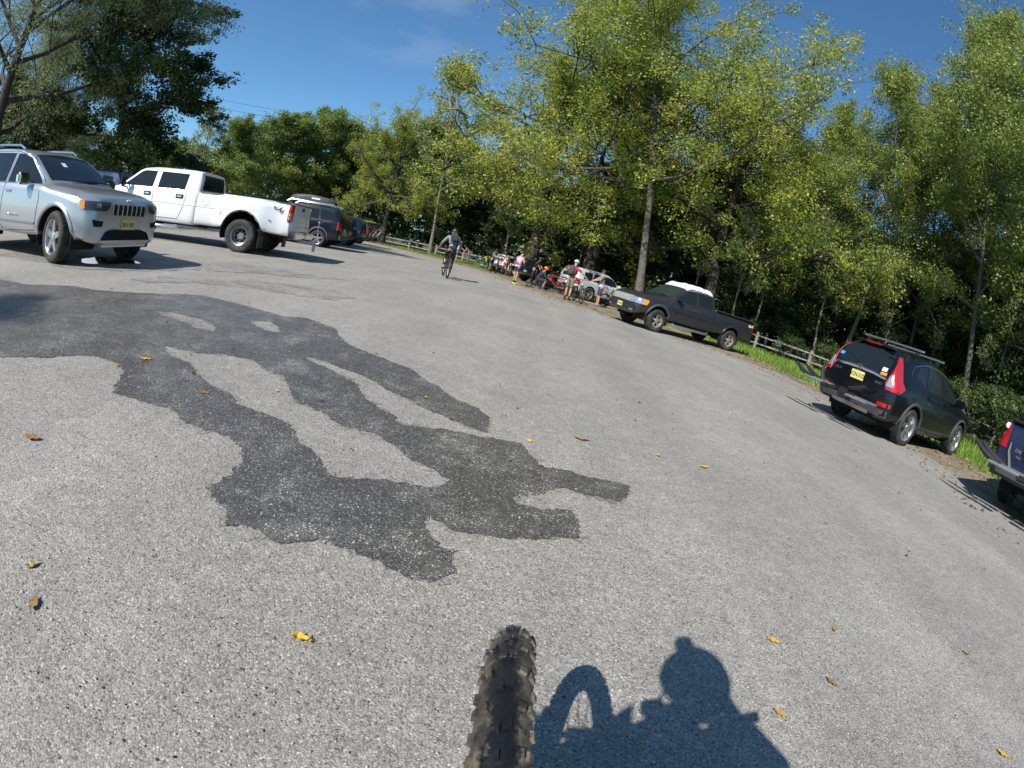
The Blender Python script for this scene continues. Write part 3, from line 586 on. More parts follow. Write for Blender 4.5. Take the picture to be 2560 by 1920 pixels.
# --- blue sport pickup, cropped at the right edge
def blue_pickup():
    t = thing('parked_pickup', 'dark blue pickup with chrome letters and red lamps on its tailgate', 'pickup truck', (7.99, 3.83, 0), .262)
    P = paint('blue_paint', (.008, .018, .07), .3, .3)
    st = [(-1.17, .86, .5, 1.02, .8, 1.13, 1.15), (-1.13, .91, .48, 1.06, .85, 1.17, 1.19), (-.5, .915, .5, 1.1, .86, 1.19, 1.2), (.4, .915, .48, 1.1, .86, 1.2, 1.21), (.55, .915, .46, 1.12, .84, 1.22, 1.24), (.62, .915, .46, 1.12, .72, 1.55, 1.6), (.8, .915, .44, 1.12, .68, 1.68, 1.74), (1.6, .915, .42, 1.1, .68, 1.72, 1.79),
          (2.2, .915, .42, 1.1, .67, 1.64, 1.7), (2.7, .915, .44, 1.06, .74, 1.3, 1.35), (3.0, .915, .46, 1.04, .78, 1.12, 1.17), (3.6, .9, .46, .98, .78, 1.05, 1.1), (3.95, .84, .42, .9, .72, .96, 1.02), (4.08, .7, .42, .8, .6, .84, .88)]
    c = Car(t, st, [(0, .42, .43), (3.32, .42, .43)], P)
    wheels4(t, 3.32, 1.58, .37, .25, 5, M_alloy, rr=.6, style='spoke')
    c.both([(1.66, 1.15), (2.62, 1.13), (2.3, 1.45), (2.12, 1.62), (1.66, 1.65)], M_glass, 'side_window'); c.both([(.82, 1.15), (1.56, 1.15), (1.56, 1.66), (.86, 1.64)], M_glass, 'side_window')
    c.panel([(2.95, -.66), (2.98, 0), (2.95, .66), (2.26, .58), (2.22, 0), (2.26, -.58)], 'T', M_glass, 'windscreen')
    c.panel([(-.56, 1.27), (.56, 1.27), (.5, 1.62), (-.5, 1.62)], 'B', M_glass, 'rear_window')
    for g in (1, -1):
        sd = 'L' if g > 0 else 'R'
        o = c.panel([(g * .76, .82), (g * .92, .82), (g * .90, 1.15), (g * .78, 1.15)][::g], 'B', M_red, 'tail_light', off=.012)
        p = c.pt(g * .835, 1.11, 'B', .02)[0]; MB().ell(p, (.012, .045, .045), 12, 6).build('reversing_lens', M_white, o)
        c.panel([(-1.165, .82), (-1.165, 1.14), (-1.03, 1.14), (-1.06, .82)], sd, M_red, 'tail_light', off=.012)
        c.line([(1.6, 1.7), (1.6, .5)], sd, M_dark, 'door_seam', .006); c.line([(.55, 1.2), (.6, .5)], sd, M_dark, 'door_seam', .006)
    c.flare(0, .42, .44, M_grey, r=.04); c.flare(3.32, .42, .44, M_grey, r=.04)
    c.line([(-.73, .60), (-.73, 1.14), (.73, 1.14), (.73, .60)], 'B', M_dark, 'tailgate_seam', .006)
    MB().box((-.35, 0, 1.215), (1.7, 1.62, .05), bev=.02).build('bed_cover', M_black, t)
    MB().box((-1.24, 0, .53), (.2, 1.8, .2), bev=.05).build('rear_bumper', M_grey, t)
    MB().box((-1.345, 0, .60), (.02, 1.3, .07), bev=.008).build('bumper_step', M_black, t)
    R = frame((0, -1, 0), (0, 0, 1))
    text('EXPLORER', .062, M_chrome, t, c.pt(.42, .84, 'B', .012)[0], R, squash=1.25); text('SPORT TRAC', .036, M_chrome, t, c.pt(.42, .76, 'B', .012)[0], R, squash=1.3)
    plate(c, 'B', -.1, .88)
    a = .262; o = Vector((7.99, 3.83, 0)) + Matrix.Rotation(a, 3, 'Z') @ Vector((-1.5, -.1, 0))
    hitch_rack(o, a, 'grey two bike rack with curved black arm behind the blue pickup', .86, .56)
    return t

# --- generic further cars
def simple_car(label, cat, loc, rz, pm, L=4.7, W=.92, H=1.75, belt=1.08, wb=2.8, kind='suv', lamps=True, spokes=5, open_hatch=False, group=None, name=None):
    t = thing(name or ('parked_' + ('suv' if kind == 'suv' else 'car')), label, cat, loc, rz, group)
    ro = -.95 if kind == 'suv' else -.9; fo = wb + (L + ro - wb)
    st = [(ro, W * .8, .5, belt * .85, W * .66, belt * .95, belt), (ro + .1, W * .97, .42, belt, W * .76, H * .78, H * .82), (ro + .32, W, .38, belt, W * .74, H * .95, H * .98), (ro + 1.2, W, .34, belt, W * .76, H * .97, H), (wb * .45, W, .32, belt - .02, W * .74, H * .95, H * .985),
          (wb * .56, W, .32, belt - .03, W * .74, H * .90, H * .94), (wb * .88, W, .36, belt - .05, W * .8, belt + .02, belt + .07), (wb + .1, W, .38, belt - .12, W * .82, belt - .05, belt), (fo - .25, W * .94, .36, belt - .22, W * .8, belt - .15, belt - .1), (fo, W * .7, .34, belt - .4, W * .55, belt - .32, belt - .28)]
    c = Car(t, st, [(0, .38, .43), (wb, .38, .43)], pm, step=.16)
    wheels4(t, wb, (W - .1) * 2, .36, .24, spokes, M_alloy, rr=.64)
    c.both([(wb * .36, belt + .03), (wb * .8, belt + .01), (wb * .62, H * .86), (wb * .5, H * .9), (wb * .36, H * .9)], M_glass, 'side_window', grid=.15)
    c.both([(.12, belt + .03), (wb * .33, belt + .03), (wb * .33, H * .9), (.2, H * .9)], M_glass, 'side_window', grid=.15)
    c.both([(ro + .38, belt + .05), (.04, belt + .03), (.1, H * .9), (ro + .5, H * .88)], M_glass, 'side_window', grid=.15)
    c.panel([(-W * .6, belt + .04), (W * .6, belt + .04), (W * .52, H * .9), (-W * .52, H * .9)], 'B', M_glass, 'rear_window', grid=.15)
    c.panel([(wb * .86, -W * .7), (wb * .86, W * .7), (wb * .58, W * .62), (wb * .58, -W * .62)], 'T', M_glass, 'windscreen', grid=.15)
    for g in (1, -1):
        if lamps: c.panel([(g * W * .72, belt * .72), (g * W * .96, belt * .72), (g * W * .93, belt * 1.0), (g * W * .72, belt * 1.0)][::g], 'B', M_red, 'tail_light', off=.012)
        if lamps: c.panel([(ro + .03, belt * .72), (ro + .16, belt * .72), (ro + .16, belt), (ro + .06, belt)], 'L' if g > 0 else 'R', M_red, 'tail_light', off=.012)
        c.panel([(g * W * .5, belt - .4), (g * W * .85, belt - .4), (g * W * .85, belt - .27), (g * W * .5, belt - .29)][::g], 'F', M_clear, 'headlight', off=.01)
    for sd in 'LR': c.line([(wb * .345, H * .92), (wb * .345, .45)], sd, M_dark, 'door_seam', .006)
    MB().box((ro - .02, 0, .52), (.14, W * 1.8, .2), bev=.04).build('rear_bumper', M_grey, t)
    c.mirror(wb * .72, belt + .03, pm)
    plate(c, 'B', 0, belt * .72)
    return t, c

# ---------------------------------------------------------------- people
def ik(a, b, l1, l2, pole):
    a = Vector(a); b = Vector(b); d = b - a; L = min(d.length, (l1 + l2) * .999); u = d.normalized(); b = a + u * L
    x = (l1 * l1 - l2 * l2 + L * L) / (2 * L); h = math.sqrt(max(0, l1 * l1 - x * x)); p = Vector(pole); p = (p - u * p.dot(u)).normalized()
    return a + u * x + p * h, b
def skin(name, verts, edges, m, parent, sub=1, root=0):
    me = bpy.data.meshes.new(name); bm = bmesh.new(); ly = bm.verts.layers.skin.verify(); V = []
    for i, (p, r) in enumerate(verts):
        v = bm.verts.new(p); v[ly].radius = (r, r) if not isinstance(r, tuple) else r; v[ly].use_root = (i == root); V.append(v)
    for a, b in edges: bm.edges.new((V[a], V[b]))
    bm.to_mesh(me); bm.free()
    o = bpy.data.objects.new(name, me); COL.objects.link(o); me.materials.append(m); o.parent = parent
    k = o.modifiers.new('skin', 'SKIN'); k.use_smooth_shade = True; k.branch_smoothing = .3
    s = o.modifiers.new('sub', 'SUBSURF'); s.levels = s.render_levels = sub
    return o
M_skin = noisy('skin', (.42, .24, .17), .55, .08, 5)
M_skin2 = noisy('tanned_skin', (.30, .15, .09), .55, .08, 5)
def cloth(name, c, a=.18, s=9): return noisy('cloth_' + name, c, .85, a, s, bump=.3)
def person(label, loc, rz, top, bottom, shoes=(.03, .03, .03), scale=1., lean=0., side=0., hands=None, feet=None, pel=(0, 0, .95), head=None, hair=None, helmet=None, sleeve=.6, leg=.55,
           skin_m=None, backpack=None, turn=0., socks=None, group=None, hem=None, shirtless=False, visor=False, hscale=1., bulk=1., lamp=False):  # lamp: added helmet box that only shapes the rider's shadow
    t = thing('person', label, 'person', loc, rz, group, scale); sm = skin_m or M_skin
    pel = Vector(pel); Rl = Matrix.Rotation(lean, 3, 'Y') @ Matrix.Rotation(side, 3, 'X')
    T = lambda x, y, z: pel + Rl @ Vector((x, y, z))
    waist, chest, nb, nk = T(0, 0, .14), T(0, 0, .34), T(-.005, 0, .48), T(.01, 0, .56)
    Rh = Rl if head is None else Matrix.Rotation(head, 3, 'Y'); Rh = Matrix.Rotation(turn, 3, 'Z') @ Rh
    H = lambda x, y, z: nk + Rh @ Vector((x, y, z))
    sh = [T(0, g * .175, .455) for g in (1, -1)]; hip = [pel + Vector((0, g * .085, -.02)) for g in (1, -1)]
    hands = hands or [(.05, .27, .86), (.05, -.27, .86)]; feet = feet or [(0, .11, .08), (0, -.11, .08)]
    V = [(pel, .125), (waist, .115), (chest, .135), (nb, .085), (nk, .055), (H(.012, 0, .05), .062), (H(.02, 0, .105), .085), (H(.01, 0, .165), .088), (H(0, 0, .2), .06), (H(.095, 0, .10), .016),
         (H(.02, .085, .10), .018), (H(.02, -.085, .10), .018)]
    E = [(0, 1), (1, 2), (2, 3), (3, 4), (4, 5), (5, 6), (6, 7), (7, 8), (6, 9), (6, 10), (6, 11)]
    arm = []; leg_j = []
    for g, s0, h0 in zip((1, -1), sh, hands):
        e, w = ik(s0, h0, .29, .26, (-.6, g * .8, -.5)); d = (w - e).normalized(); lat = d.cross(Vector((0, 0, 1))).normalized() if abs(d.z) < .95 else Vector((1, 0, 0)); nrm = lat.cross(d)
        k = len(V); V += [(s0, .062), (e, .042), (w, .027), (w + d * .05, .032)]; E += [(2, k), (k, k + 1), (k + 1, k + 2), (k + 2, k + 3)]
        for q, (off, ln) in enumerate(((-.028, .075), (-.010, .088), (.009, .082), (.026, .064))):
            n = len(V); b = w + d * .085 + lat * off
            V += [(b, .010), (b + d * ln * .55 - nrm * .008, .0085), (b + d * ln * .9 - nrm * .03, .007)]; E += [(k + 3, n), (n, n + 1), (n + 1, n + 2)]
        n = len(V); b = w + d * .045 - lat * .035; V += [(b, .011), (b + d * .035 - lat * .02 - nrm * .01, .009)]; E += [(k + 3, n), (n, n + 1)]
        arm.append((s0, e, w, d))
    for g, h0, f0 in zip((1, -1), hip, feet):
        kn, an = ik(h0, f0, .43, .42, (1, g * .12, .1)); k = len(V)
        V += [(h0, .095), (kn, .056), (kn * .55 + an * .45 + Vector((-.012, 0, 0)), .056), (an, .036), (an + Vector((.08, g * .01, -.045)), .034), (an + Vector((.17, g * .02, -.055)), .026)]
        E += [(0, k), (k, k + 1), (k + 1, k + 2), (k + 2, k + 3), (k + 3, k + 4), (k + 4, k + 5)]; leg_j.append((h0, kn, an, g))
    skin('body', V, E, sm, t)
    if not shirtless:
        mt = top if not isinstance(top, tuple) else cloth('t%.2f_%.2f_%.2f' % top, top)
        V = [(waist, .13 * bulk), (pel + (waist - pel) * .1, .142 * bulk), (chest, .155 * bulk), (nb, .092 * bulk)]; E = [(0, 1), (0, 2), (2, 3)]
        for s0, e, w, d in arm:
            k = len(V); V += [(s0, .078 * bulk), (s0 + (e - s0) * min(1, sleeve / .6 * .6), .062 * bulk)]; E += [(2, k), (k, k + 1)]
            if sleeve > 1: V[-1] = (e, .055 * bulk); V.append((w - (w - e) * .06, .04)); E.append((k + 1, k + 2))
        skin('shirt', V, E, mt, t)
    mb_ = bottom if not isinstance(bottom, tuple) else cloth('b%.2f_%.2f_%.2f' % bottom, bottom)
    V = [(pel + (waist - pel) * .3, .13), (pel, .14)]; E = [(0, 1)]
    for h0, kn, an, g in leg_j:
        k = len(V); V += [(h0, .108)]; E += [(1, k)]
        if leg <= 1: V.append((h0 + (kn - h0) * leg * 1.05, .088)); E.append((k, k + 1))
        else: V += [(kn, .07), (kn + (an - kn) * .9, .055)]; E += [(k, k + 1), (k + 1, k + 2)]
    skin('trousers' if leg > 1 else 'shorts', V, E, mb_, t)
    for h0, kn, an, g in leg_j:
        cs = cloth('s%.2f_%.2f_%.2f' % shoes, shoes, .1)
        skin('shoe', [(an + Vector((0, 0, -.02)), .046), (an + Vector((.08, g * .01, -.042)), .045), (an + Vector((.19, g * .02, -.052)), .034), (an + Vector((-.05, 0, -.045)), .036)], [(0, 1), (1, 2), (0, 3)], cs, t)
        if socks: MB().tube([an + (kn - an) * .02, an + (kn - an) * .24], [.046, .058], 10).build('sock', cloth('k%.2f_%.2f_%.2f' % socks, socks), t)
    Rt = Rh
    if hair and not helmet: MB().ell(H(-.006, 0, .125), (.108, .098, .11), 12, 7, -.25, Rt).build('hair', cloth('h%.2f_%.2f' % hair[:2], hair), t)
    if helmet:
        mb = MB().ell(H(.0, 0, .14), (.135 * hscale, .112 * hscale, .12 * hscale), 14, 7, -.12, Rt)
        if visor: mb.box(H(.15, 0, .17), (.09, .15, .015), rot=Rt, bev=.006)
        hm = mb.build('helmet', mat('shell_%.2f_%.2f' % helmet[:2], helmet, .3, 0, .6), t, 45)
        if lamp: MB().box(H(.145, .02, .20), (.07, .06, .055), rot=Rt, bev=.01).tube([H(.14, .02, .2), H(.09, .01, .16)], .02, 6).build('helmet_shadow_bump', M_black, hm)  # unseen box, added to put a bump on the helmet's shadow
        for y in (-.06, 0, .06): MB().box(H(-.02, y, .235 - abs(y) * .35), (.13, .018, .02), rot=Rt, bev=.006).build('helmet_vent', M_dark, hm)
        MB().tube([H(.0, .1, .12), H(.05, .07, .0), H(.06, 0, -.02), H(.05, -.07, .0), H(.0, -.1, .12)], .006, 6).build('helmet_strap', M_black, hm)
    if backpack:
        R4 = Rl; bp = MB().box(T(-.19, 0, .28), (.17, .29, .44), rot=R4, bev=.07); b = bp.build('backpack', cloth('p%.2f' % backpack[0], backpack, .3, 14), t, 50)
        MB().box(T(-.285, 0, .22), (.06, .2, .22), rot=R4, bev=.025).build('pocket', cloth('pp%.2f' % backpack[0], tuple(c * .7 for c in backpack)), b, 50)
        for g in (1, -1): MB().tube([T(-.14, g * .1, .47), T(-.02, g * .11, .56), T(.13, g * .11, .44), T(.10, g * .13, .25), T(-.12, g * .13, .10)], .018, 6).build('strap', M_black, b)
    if hem:
        MB().lathe([(.15, -.07), (.152, .05), (.146, .05), (.144, -.07)], 16, 'z', pel + Vector((0, 0, .03))).build('waist_band', cloth('hem%.2f' % hem[0], hem), t)
    return t

# ---------------------------------------------------------------- bicycles
def bike(label, loc, rz, fm, lean=0., steer=0., group=None, R=.345, tw=.055, wb=1.13, flip=False, scale=1., barz=1.02, fork_m=None, tyre_m=None, knobs=False, M=None, barw=.36, rim_m=None, hxo=.35, turn=0.):
    t = thing('bicycle', label, 'bicycle', loc, 0, group, scale)
    t.matrix_basis = M if M is not None else Matrix.Translation(loc) @ Matrix.Rotation(rz, 4, 'Z') @ Matrix.Rotation(lean, 4, 'X') @ (Matrix.Translation((0, 0, barz + .02)) @ Matrix.Rotation(pi, 4, 'X') if flip else Matrix.Identity(4)) @ Matrix.Scale(scale, 4)
    fork_m = fork_m or M_black; tyre_m = tyre_m or M_tyre; rim_m = rim_m or M_black
    def whl(x, st):
        r0 = R - tw / 2; mb = MB()
        if not knobs: mb.lathe([(r0 + tw / 2 * cos(a), tw / 2 * sin(a)) for a in np.linspace(0, 2 * pi, 10)[:-1]], 40)
        else:
            rc = tw * .44; r0 = R - .006 - rc; mb.lathe([(r0 + rc * cos(a), rc * 1.0 * sin(a)) for a in np.linspace(0, 2 * pi, 20)[:-1]], 120)
            r_ = random.Random(4)
            for k in range(80):
                a = 2 * pi * k / 80
                rows = ((.16, .20, .17), (-.18, .20, .17)) if k % 2 == 0 else ((.62, .20, .2), (-.62, .20, .2))
                rows = tuple(rows) + (((1.12, .22, .16), (-1.12, .22, .16)) if k % 2 else ((1.3, .16, .16), (-1.3, .16, .16)))
                for ph, wd, ln in rows + ((0.0 + (.05 if k % 4 < 2 else -.05), .10, .1),) * (k % 3 == 0):
                    Mx = Matrix.Rotation(-a, 3, 'Y') @ Matrix.Translation((r0, 0, 0)).to_3x3(); vs = []
                    for u in (rc * .97, rc + .0034):
                        for v in (-wd, wd):
                            for q in (-.0062, .0062):
                                s_ = .82 if u > rc else 1.; an = ph + v * s_ * .8
                                P = Vector((r0 + u * cos(an), u * sin(an), q * s_ + (.003 if ph > 0 else -.003)))
                                vs.append(Matrix.Rotation(-a, 3, 'Y') @ P)
                    mb.add(vs, [(0, 1, 3, 2), (4, 6, 7, 5), (0, 4, 5, 1), (2, 3, 7, 6), (0, 2, 6, 4), (1, 5, 7, 3)])
        w = mb.build('wheel', tyre_m, t, 40)
        ri = R - tw - .012; m2 = MB().lathe([(ri, -.014), (ri + .02, -.018), (ri + .02, .018), (ri, .014), (ri - .014, 0)], 36); m2.build('rim', rim_m, w)
        m3 = MB()
        for k in range(28): a = 2 * pi * k / 28; m3.tube([(.02 * cos(a + .6), (.025 if k % 2 else -.025), .02 * sin(a + .6)), (ri * cos(a), 0, ri * sin(a))], .0014, 3, False)
        m3.lathe([(.02, -.03), (.025, -.03), (.025, .03), (.02, .03)], 12); m3.build('spokes', M_steelw, w)
        w.location = (x, 0, R); w.rotation_euler = (0, 0, st); return w
    whl(0, 0); whl(wb, steer)
    bb = Vector((.43, 0, R - .02)); ht = Vector((wb - .33, 0, barz - .12)); hb = Vector((wb - .27, 0, barz - .26)); stt = Vector((.22, 0, .80)); sd = Vector((.18, 0, .92))
    m = MB().tube([bb, hb], .026).tube([stt, ht], .022).tube([bb, stt], .018).tube([ht, hb], .026)
    for g in (1, -1): m.tube([bb + Vector((0, g * .03, 0)), (0, g * .065, R)], .012).tube([stt - Vector((0, 0, .12)) + Vector((0, g * .02, 0)), (0, g * .065, R)], .010)
    m.build('frame', fm, t)
    hx = wb - hxo; m = MB()
    for g in (1, -1): m.tube([hb + Vector((.03, g * .06, -.02)), (wb + .005, g * .062, R)], .017)
    m.box(hb + Vector((.03, 0, -.02)), (.05, .15, .05), bev=.015).build('fork', fork_m, t)
    m = MB().tube([ht, (hx - .01, 0, barz - .02), (hx + .06, 0, barz - .01)], .018)
    m.tube([(hx + .0, -barw, barz + .01), (hx + .05, -.1, barz - .01), (hx + .05, .1, barz - .01), (hx + .0, barw, barz + .01)], .012).build('handlebar', M_black, t)
    for g in (1, -1): MB().tube([(hx + .0, g * (barw - .13), barz + .008), (hx - .003, g * (barw + .005), barz + .012)], .018).build('grip', M_black, t)
    m = MB()
    for g in (1, -1): m = MB().tube([(hx + .05, g * .2, barz), (hx + .09, g * .12, barz - .06), (hx + .10, g * .04, barz - .25)], .004, 5); m.build('brake_cable', M_black, t)
    MB().tube([stt, sd], .014).build('seat_post', M_black, t)
    MB().add([(-.14 + .18, -.07, .94), (.04, .07, .94), (.16, .05, .95), (.32, .018, .945), (.32, -.018, .945), (.16, -.05, .95), (.04, -.05, .90), (.04, .05, .90), (.16, .03, .91), (.31, .012, .92), (.31, -.012, .92), (.16, -.03, .91)],
             [(0, 1, 2, 5), (2, 3, 4, 5), (0, 6, 7, 1), (1, 7, 8, 2), (2, 8, 9, 3), (3, 9, 10, 4), (4, 10, 11, 5), (5, 11, 6, 0), (6, 11, 8, 7), (11, 10, 9, 8)]).build('saddle', M_black, t)
    m = MB().lathe([(.05, .04), (.085, .04), (.085, .044), (.05, .044)], 24, 'y', bb)
    for g in (1, -1): m.tube([bb + Vector((0, g * .05, 0)), bb + Vector((g * .12, g * .07, -g * .12))], .011, 6).box(bb + Vector((g * .12, g * .12, -g * .12)), (.09, .09, .02), bev=.005)
    m.build('crankset', M_black, t)
    return t

# ---------------------------------------------------------------- foliage
def quads_mesh(name, P):
    """P: (N,4,3) array -> mesh"""
    n = len(P); me = bpy.data.meshes.new(name); me.vertices.add(n * 4); me.vertices.foreach_set('co', P.reshape(-1).astype('f')); me.loops.add(n * 4)
    me.loops.foreach_set('vertex_index', np.arange(n * 4, dtype='i')); me.polygons.add(n); me.polygons.foreach_set('loop_start', np.arange(0, n * 4, 4, dtype='i')); me.polygons.foreach_set('loop_total', np.full(n, 4, 'i'))
    me.update(calc_edges=True); return me
def unit(a): return a / (np.linalg.norm(a, axis=1, keepdims=True) + 1e-9)
def leaves(rs, C, rad, per, ln, wd, flat=.7, droop=.3):
    """rhombic leaves scattered round cluster centres"""
    N = len(C) * per; base = np.repeat(C, per, 0); rr = np.repeat(rad, per)[:, None]
    off = rs.normal(size=(N, 3)); off = unit(off) * rs.random((N, 1)) ** .55; off[:, 2] *= flat
    p = base + off * rr; d = rs.normal(size=(N, 3)); d[:, 2] = d[:, 2] * .5 - droop; d = unit(d)
    u = rs.normal(size=(N, 3)) * .75; u[:, 2] += 1; s = unit(np.cross(d, u)); k = (.65 + .7 * rs.random((N, 1)))
    a = d * ln * k * .5; b = s * wd * k * .5
    return np.stack([p - a, p + b, p + a, p - b], 1)
def tree_data(seed, H, fork, nl, R, r0, ln=.14, wd=.07, per=60, cr=.5, l2=6, l3=4, rise=.5, droop=.3, wander=.06, top=1., keep=1., lo=.0, gap=0., flat=.7):
    rs = np.random.RandomState(seed); T = []; C = []
    def path(p, d, L, n, wv, up):
        pts = [p.copy()]
        for i in range(n):
            d = d + rs.normal(size=3) * wv; d[2] += up; d = d / np.linalg.norm(d); p = p + d * L / n; pts.append(p.copy())
        return pts, d
    n = 9; pts = [np.zeros(3)]; d = np.array([0, 0, 1.])
    lean = rs.normal(size=2) * .05
    for i in range(n):
        d = d + np.array([rs.normal() * wander + lean[0] * .3, rs.normal() * wander + lean[1] * .3, .12]); d /= np.linalg.norm(d); pts.append(pts[-1] + d * H * .93 / n)
    rad = [max(.02, r0 * (1 - .93 * (i / n) ** .8)) for i in range(n + 1)]; rad[0] *= 1.35
    T.append((pts, rad, 9)); tp = np.array(pts)
    def at(h):
        i = min(int(h / H * n / .93), n - 1); f = h / (H * .93) * n - i; return tp[i] * (1 - f) + tp[i + 1] * f
    for q in range(nl):
        f = (q + rs.random() * .6) / nl; h = fork + (H * .88 - fork) * f; az = q * 2.4 + rs.normal() * .4
        prof = (math.sin(pi * min(1, (.22 + .78 * f) ** .8)) ** .55 if top >= 1 else (1 - f * .9) ** .8) * (.75 + .5 * rs.random())
        L = max(.6, R * prof * 1.15); el = rise + f * .75 + rs.normal() * .12 - lo * (1 - f)
        p0 = at(h); d0 = np.array([math.cos(az) * math.cos(el), math.sin(az) * math.cos(el), math.sin(el)])
        P1, dd = path(p0, d0, L, 6, .13, .03); rb = max(.02, r0 * .4 * (1 - f * .6)); T.append((P1, [rb * (1 - .8 * i / 6) for i in range(7)], 6)); P1 = np.array(P1)
        for k in range(l2):
            t = .14 + .86 * (k + rs.random() * .7) / l2; i = min(int(t * 6), 5); b = P1[i] + (P1[i + 1] - P1[i]) * (t * 6 - i)
            dv = (P1[i + 1] - P1[i]); dv /= np.linalg.norm(dv); e = rs.normal(size=3); e[2] = e[2] * .6 + .15; d1 = dv * .7 + e / np.linalg.norm(e) * .85; d1 /= np.linalg.norm(d1)
            L2 = L * (.32 + .25 * rs.random()) * (1.15 - .4 * t); P2, _ = path(b, d1, L2, 4, .2, .02); T.append((P2, [rb * .35 * (1 - .8 * j / 4) for j in range(5)], 4)); P2 = np.array(P2)
            for j in range(l3):
                t2 = .3 + .7 * (j + rs.random()) / l3; i2 = min(int(t2 * 4), 3); b2 = P2[i2] + (P2[i2 + 1] - P2[i2]) * min(1, t2 * 4 - i2)
                e = rs.normal(size=3); e[2] *= .6; e /= np.linalg.norm(e); c = b2 + e * L2 * .38 * rs.random()
                if rs.random() < keep: C.append(c)
                if j % 2 == 0: T.append(([b2, (b2 + c) / 2 + rs.normal(size=3) * .05, c], [rb * .12, rb * .08, .004], 3))
    C = np.array(C); rad = cr * (.55 + .9 * rs.random(len(C)))
    if gap: m = (np.sin(C[:, 0] * 1.3 + seed) * np.sin(C[:, 1] * 1.1) * np.sin(C[:, 2] * 1.2 + seed)) < gap; C = C[m]; rad = rad[m]
    return T, leaves(rs, C, rad, per, ln, wd, flat, droop)
def leaf_mat(name, cols, rough=.5, trans=.35):
    m = bpy.data.materials.new(name); m.use_nodes = True; N, L, b = nt(m)
    g = N.new('ShaderNodeNewGeometry'); cr = N.new('ShaderNodeValToRGB'); e = cr.color_ramp.elements
    for i, (p, c) in enumerate(cols):
        q = e[i] if i < 2 else e.new(p); q.position = p; q.color = (*c, 1)
    tc = N.new('ShaderNodeTexCoord'); n = N.new('ShaderNodeTexNoise'); n.inputs['Scale'].default_value = .45; n.inputs['Detail'].default_value = 3; L.new(tc.outputs['Object'], n.inputs['Vector'])
    mr = N.new('ShaderNodeMapRange'); mr.inputs[1].default_value = .3; mr.inputs[2].default_value = .7; mr.inputs[3].default_value = -.22; mr.inputs[4].default_value = .22; L.new(n.outputs['Fac'], mr.inputs[0])
    a = N.new('ShaderNodeMath'); a.operation = 'ADD'; a.use_clamp = True; L.new(g.outputs['Random Per Island'], a.inputs[0]); L.new(mr.outputs[0], a.inputs[1]); L.new(a.outputs[0], cr.inputs[0])
    L.new(cr.outputs[0], b.inputs['Base Color']); b.inputs['Roughness'].default_value = rough; b.inputs['Specular IOR Level'].default_value = .35
    t = N.new('ShaderNodeBsdfTranslucent'); L.new(cr.outputs[0], t.inputs[0]); mx = N.new('ShaderNodeMixShader'); mx.inputs[0].default_value = trans
    L.new(b.outputs[0], mx.inputs[1]); L.new(t.outputs[0], mx.inputs[2]); L.new(mx.outputs[0], N['Material Output'].inputs[0]); return m
L_yel = leaf_mat('leaves_yellow_green', [(0, (.12, .18, .035)), (1, (.66, .50, .06)), (.25, (.23, .31, .05)), (.6, (.36, .42, .08)), (.9, (.50, .52, .15))], trans=.45)
L_mid = leaf_mat('leaves_mid_green', [(0, (.08, .14, .035)), (1, (.44, .46, .11)), (.35, (.17, .24, .06)), (.75, (.27, .35, .09))], trans=.42)
L_drk = leaf_mat('leaves_dark_green', [(0, (.035, .065, .02)), (1, (.20, .24, .07)), (.5, (.075, .12, .035)), (.85, (.135, .19, .055))], trans=.35)
L_pal = leaf_mat('leaves_pale_green', [(0, (.13, .17, .07)), (1, (.40, .43, .22)), (.5, (.24, .29, .13))], trans=.4)
L_loc = leaf_mat('leaves_locust_green', [(0, (.11, .17, .045)), (1, (.54, .52, .13)), (.35, (.21, .285, .07)), (.75, (.33, .40, .11))], trans=.45)
L_ced = leaf_mat('needles_cedar', [(0, (.025, .05, .018)), (1, (.12, .16, .05)), (.6, (.055, .09, .028))], trans=.25)
def bark(name, c1, c2):
    m = mat(name, c1, .9); N, L, b = nt(m); tc = N.new('ShaderNodeTexCoord'); mp = N.new('ShaderNodeMapping'); mp.inputs['Scale'].default_value = (9, 9, 1.6); L.new(tc.outputs['Object'], mp.inputs[0])
    n = N.new('ShaderNodeTexNoise'); n.inputs['Scale'].default_value = 2.2; n.inputs['Detail'].default_value = 8; n.inputs['Roughness'].default_value = .7; L.new(mp.outputs[0], n.inputs['Vector'])
    cr = N.new('ShaderNodeValToRGB'); cr.color_ramp.elements[0].position = .35; cr.color_ramp.elements[1].position = .68; cr.color_ramp.elements[0].color = (*c2, 1); cr.color_ramp.elements[1].color = (*c1, 1)
    L.new(n.outputs['Fac'], cr.inputs[0]); L.new(cr.outputs[0], b.inputs['Base Color'])
    bp = N.new('ShaderNodeBump'); bp.inputs['Strength'].default_value = .8; bp.inputs['Distance'].default_value = .04; L.new(n.outputs['Fac'], bp.inputs['Height']); L.new(bp.outputs[0], b.inputs['Normal']); return m
B_grey = bark('bark_grey', (.26, .235, .20), (.07, .06, .05)); B_dark = bark('bark_dark', (.085, .07, .06), (.02, .017, .015)); B_mid = bark('bark_brown_grey', (.16, .145, .125), (.045, .04, .034)); B_pale = bark('bark_pale', (.40, .37, .31), (.16, .14, .11))
def tree_protos(T, Q, lm, bm_, label, cat='tree', name='deciduous_tree'):
    t = thing(name, label, cat); mb = MB()
    for pts, rad, n in T:
        mb.tube(pts, rad, n, False)
    me = bpy.data.meshes.new('trunk'); me.from_pydata(mb.v, [], mb.f); me.update(); link('trunk', me, bm_, t, 60)
    link('crown', quads_mesh('crown', Q), lm, t, 0); return t
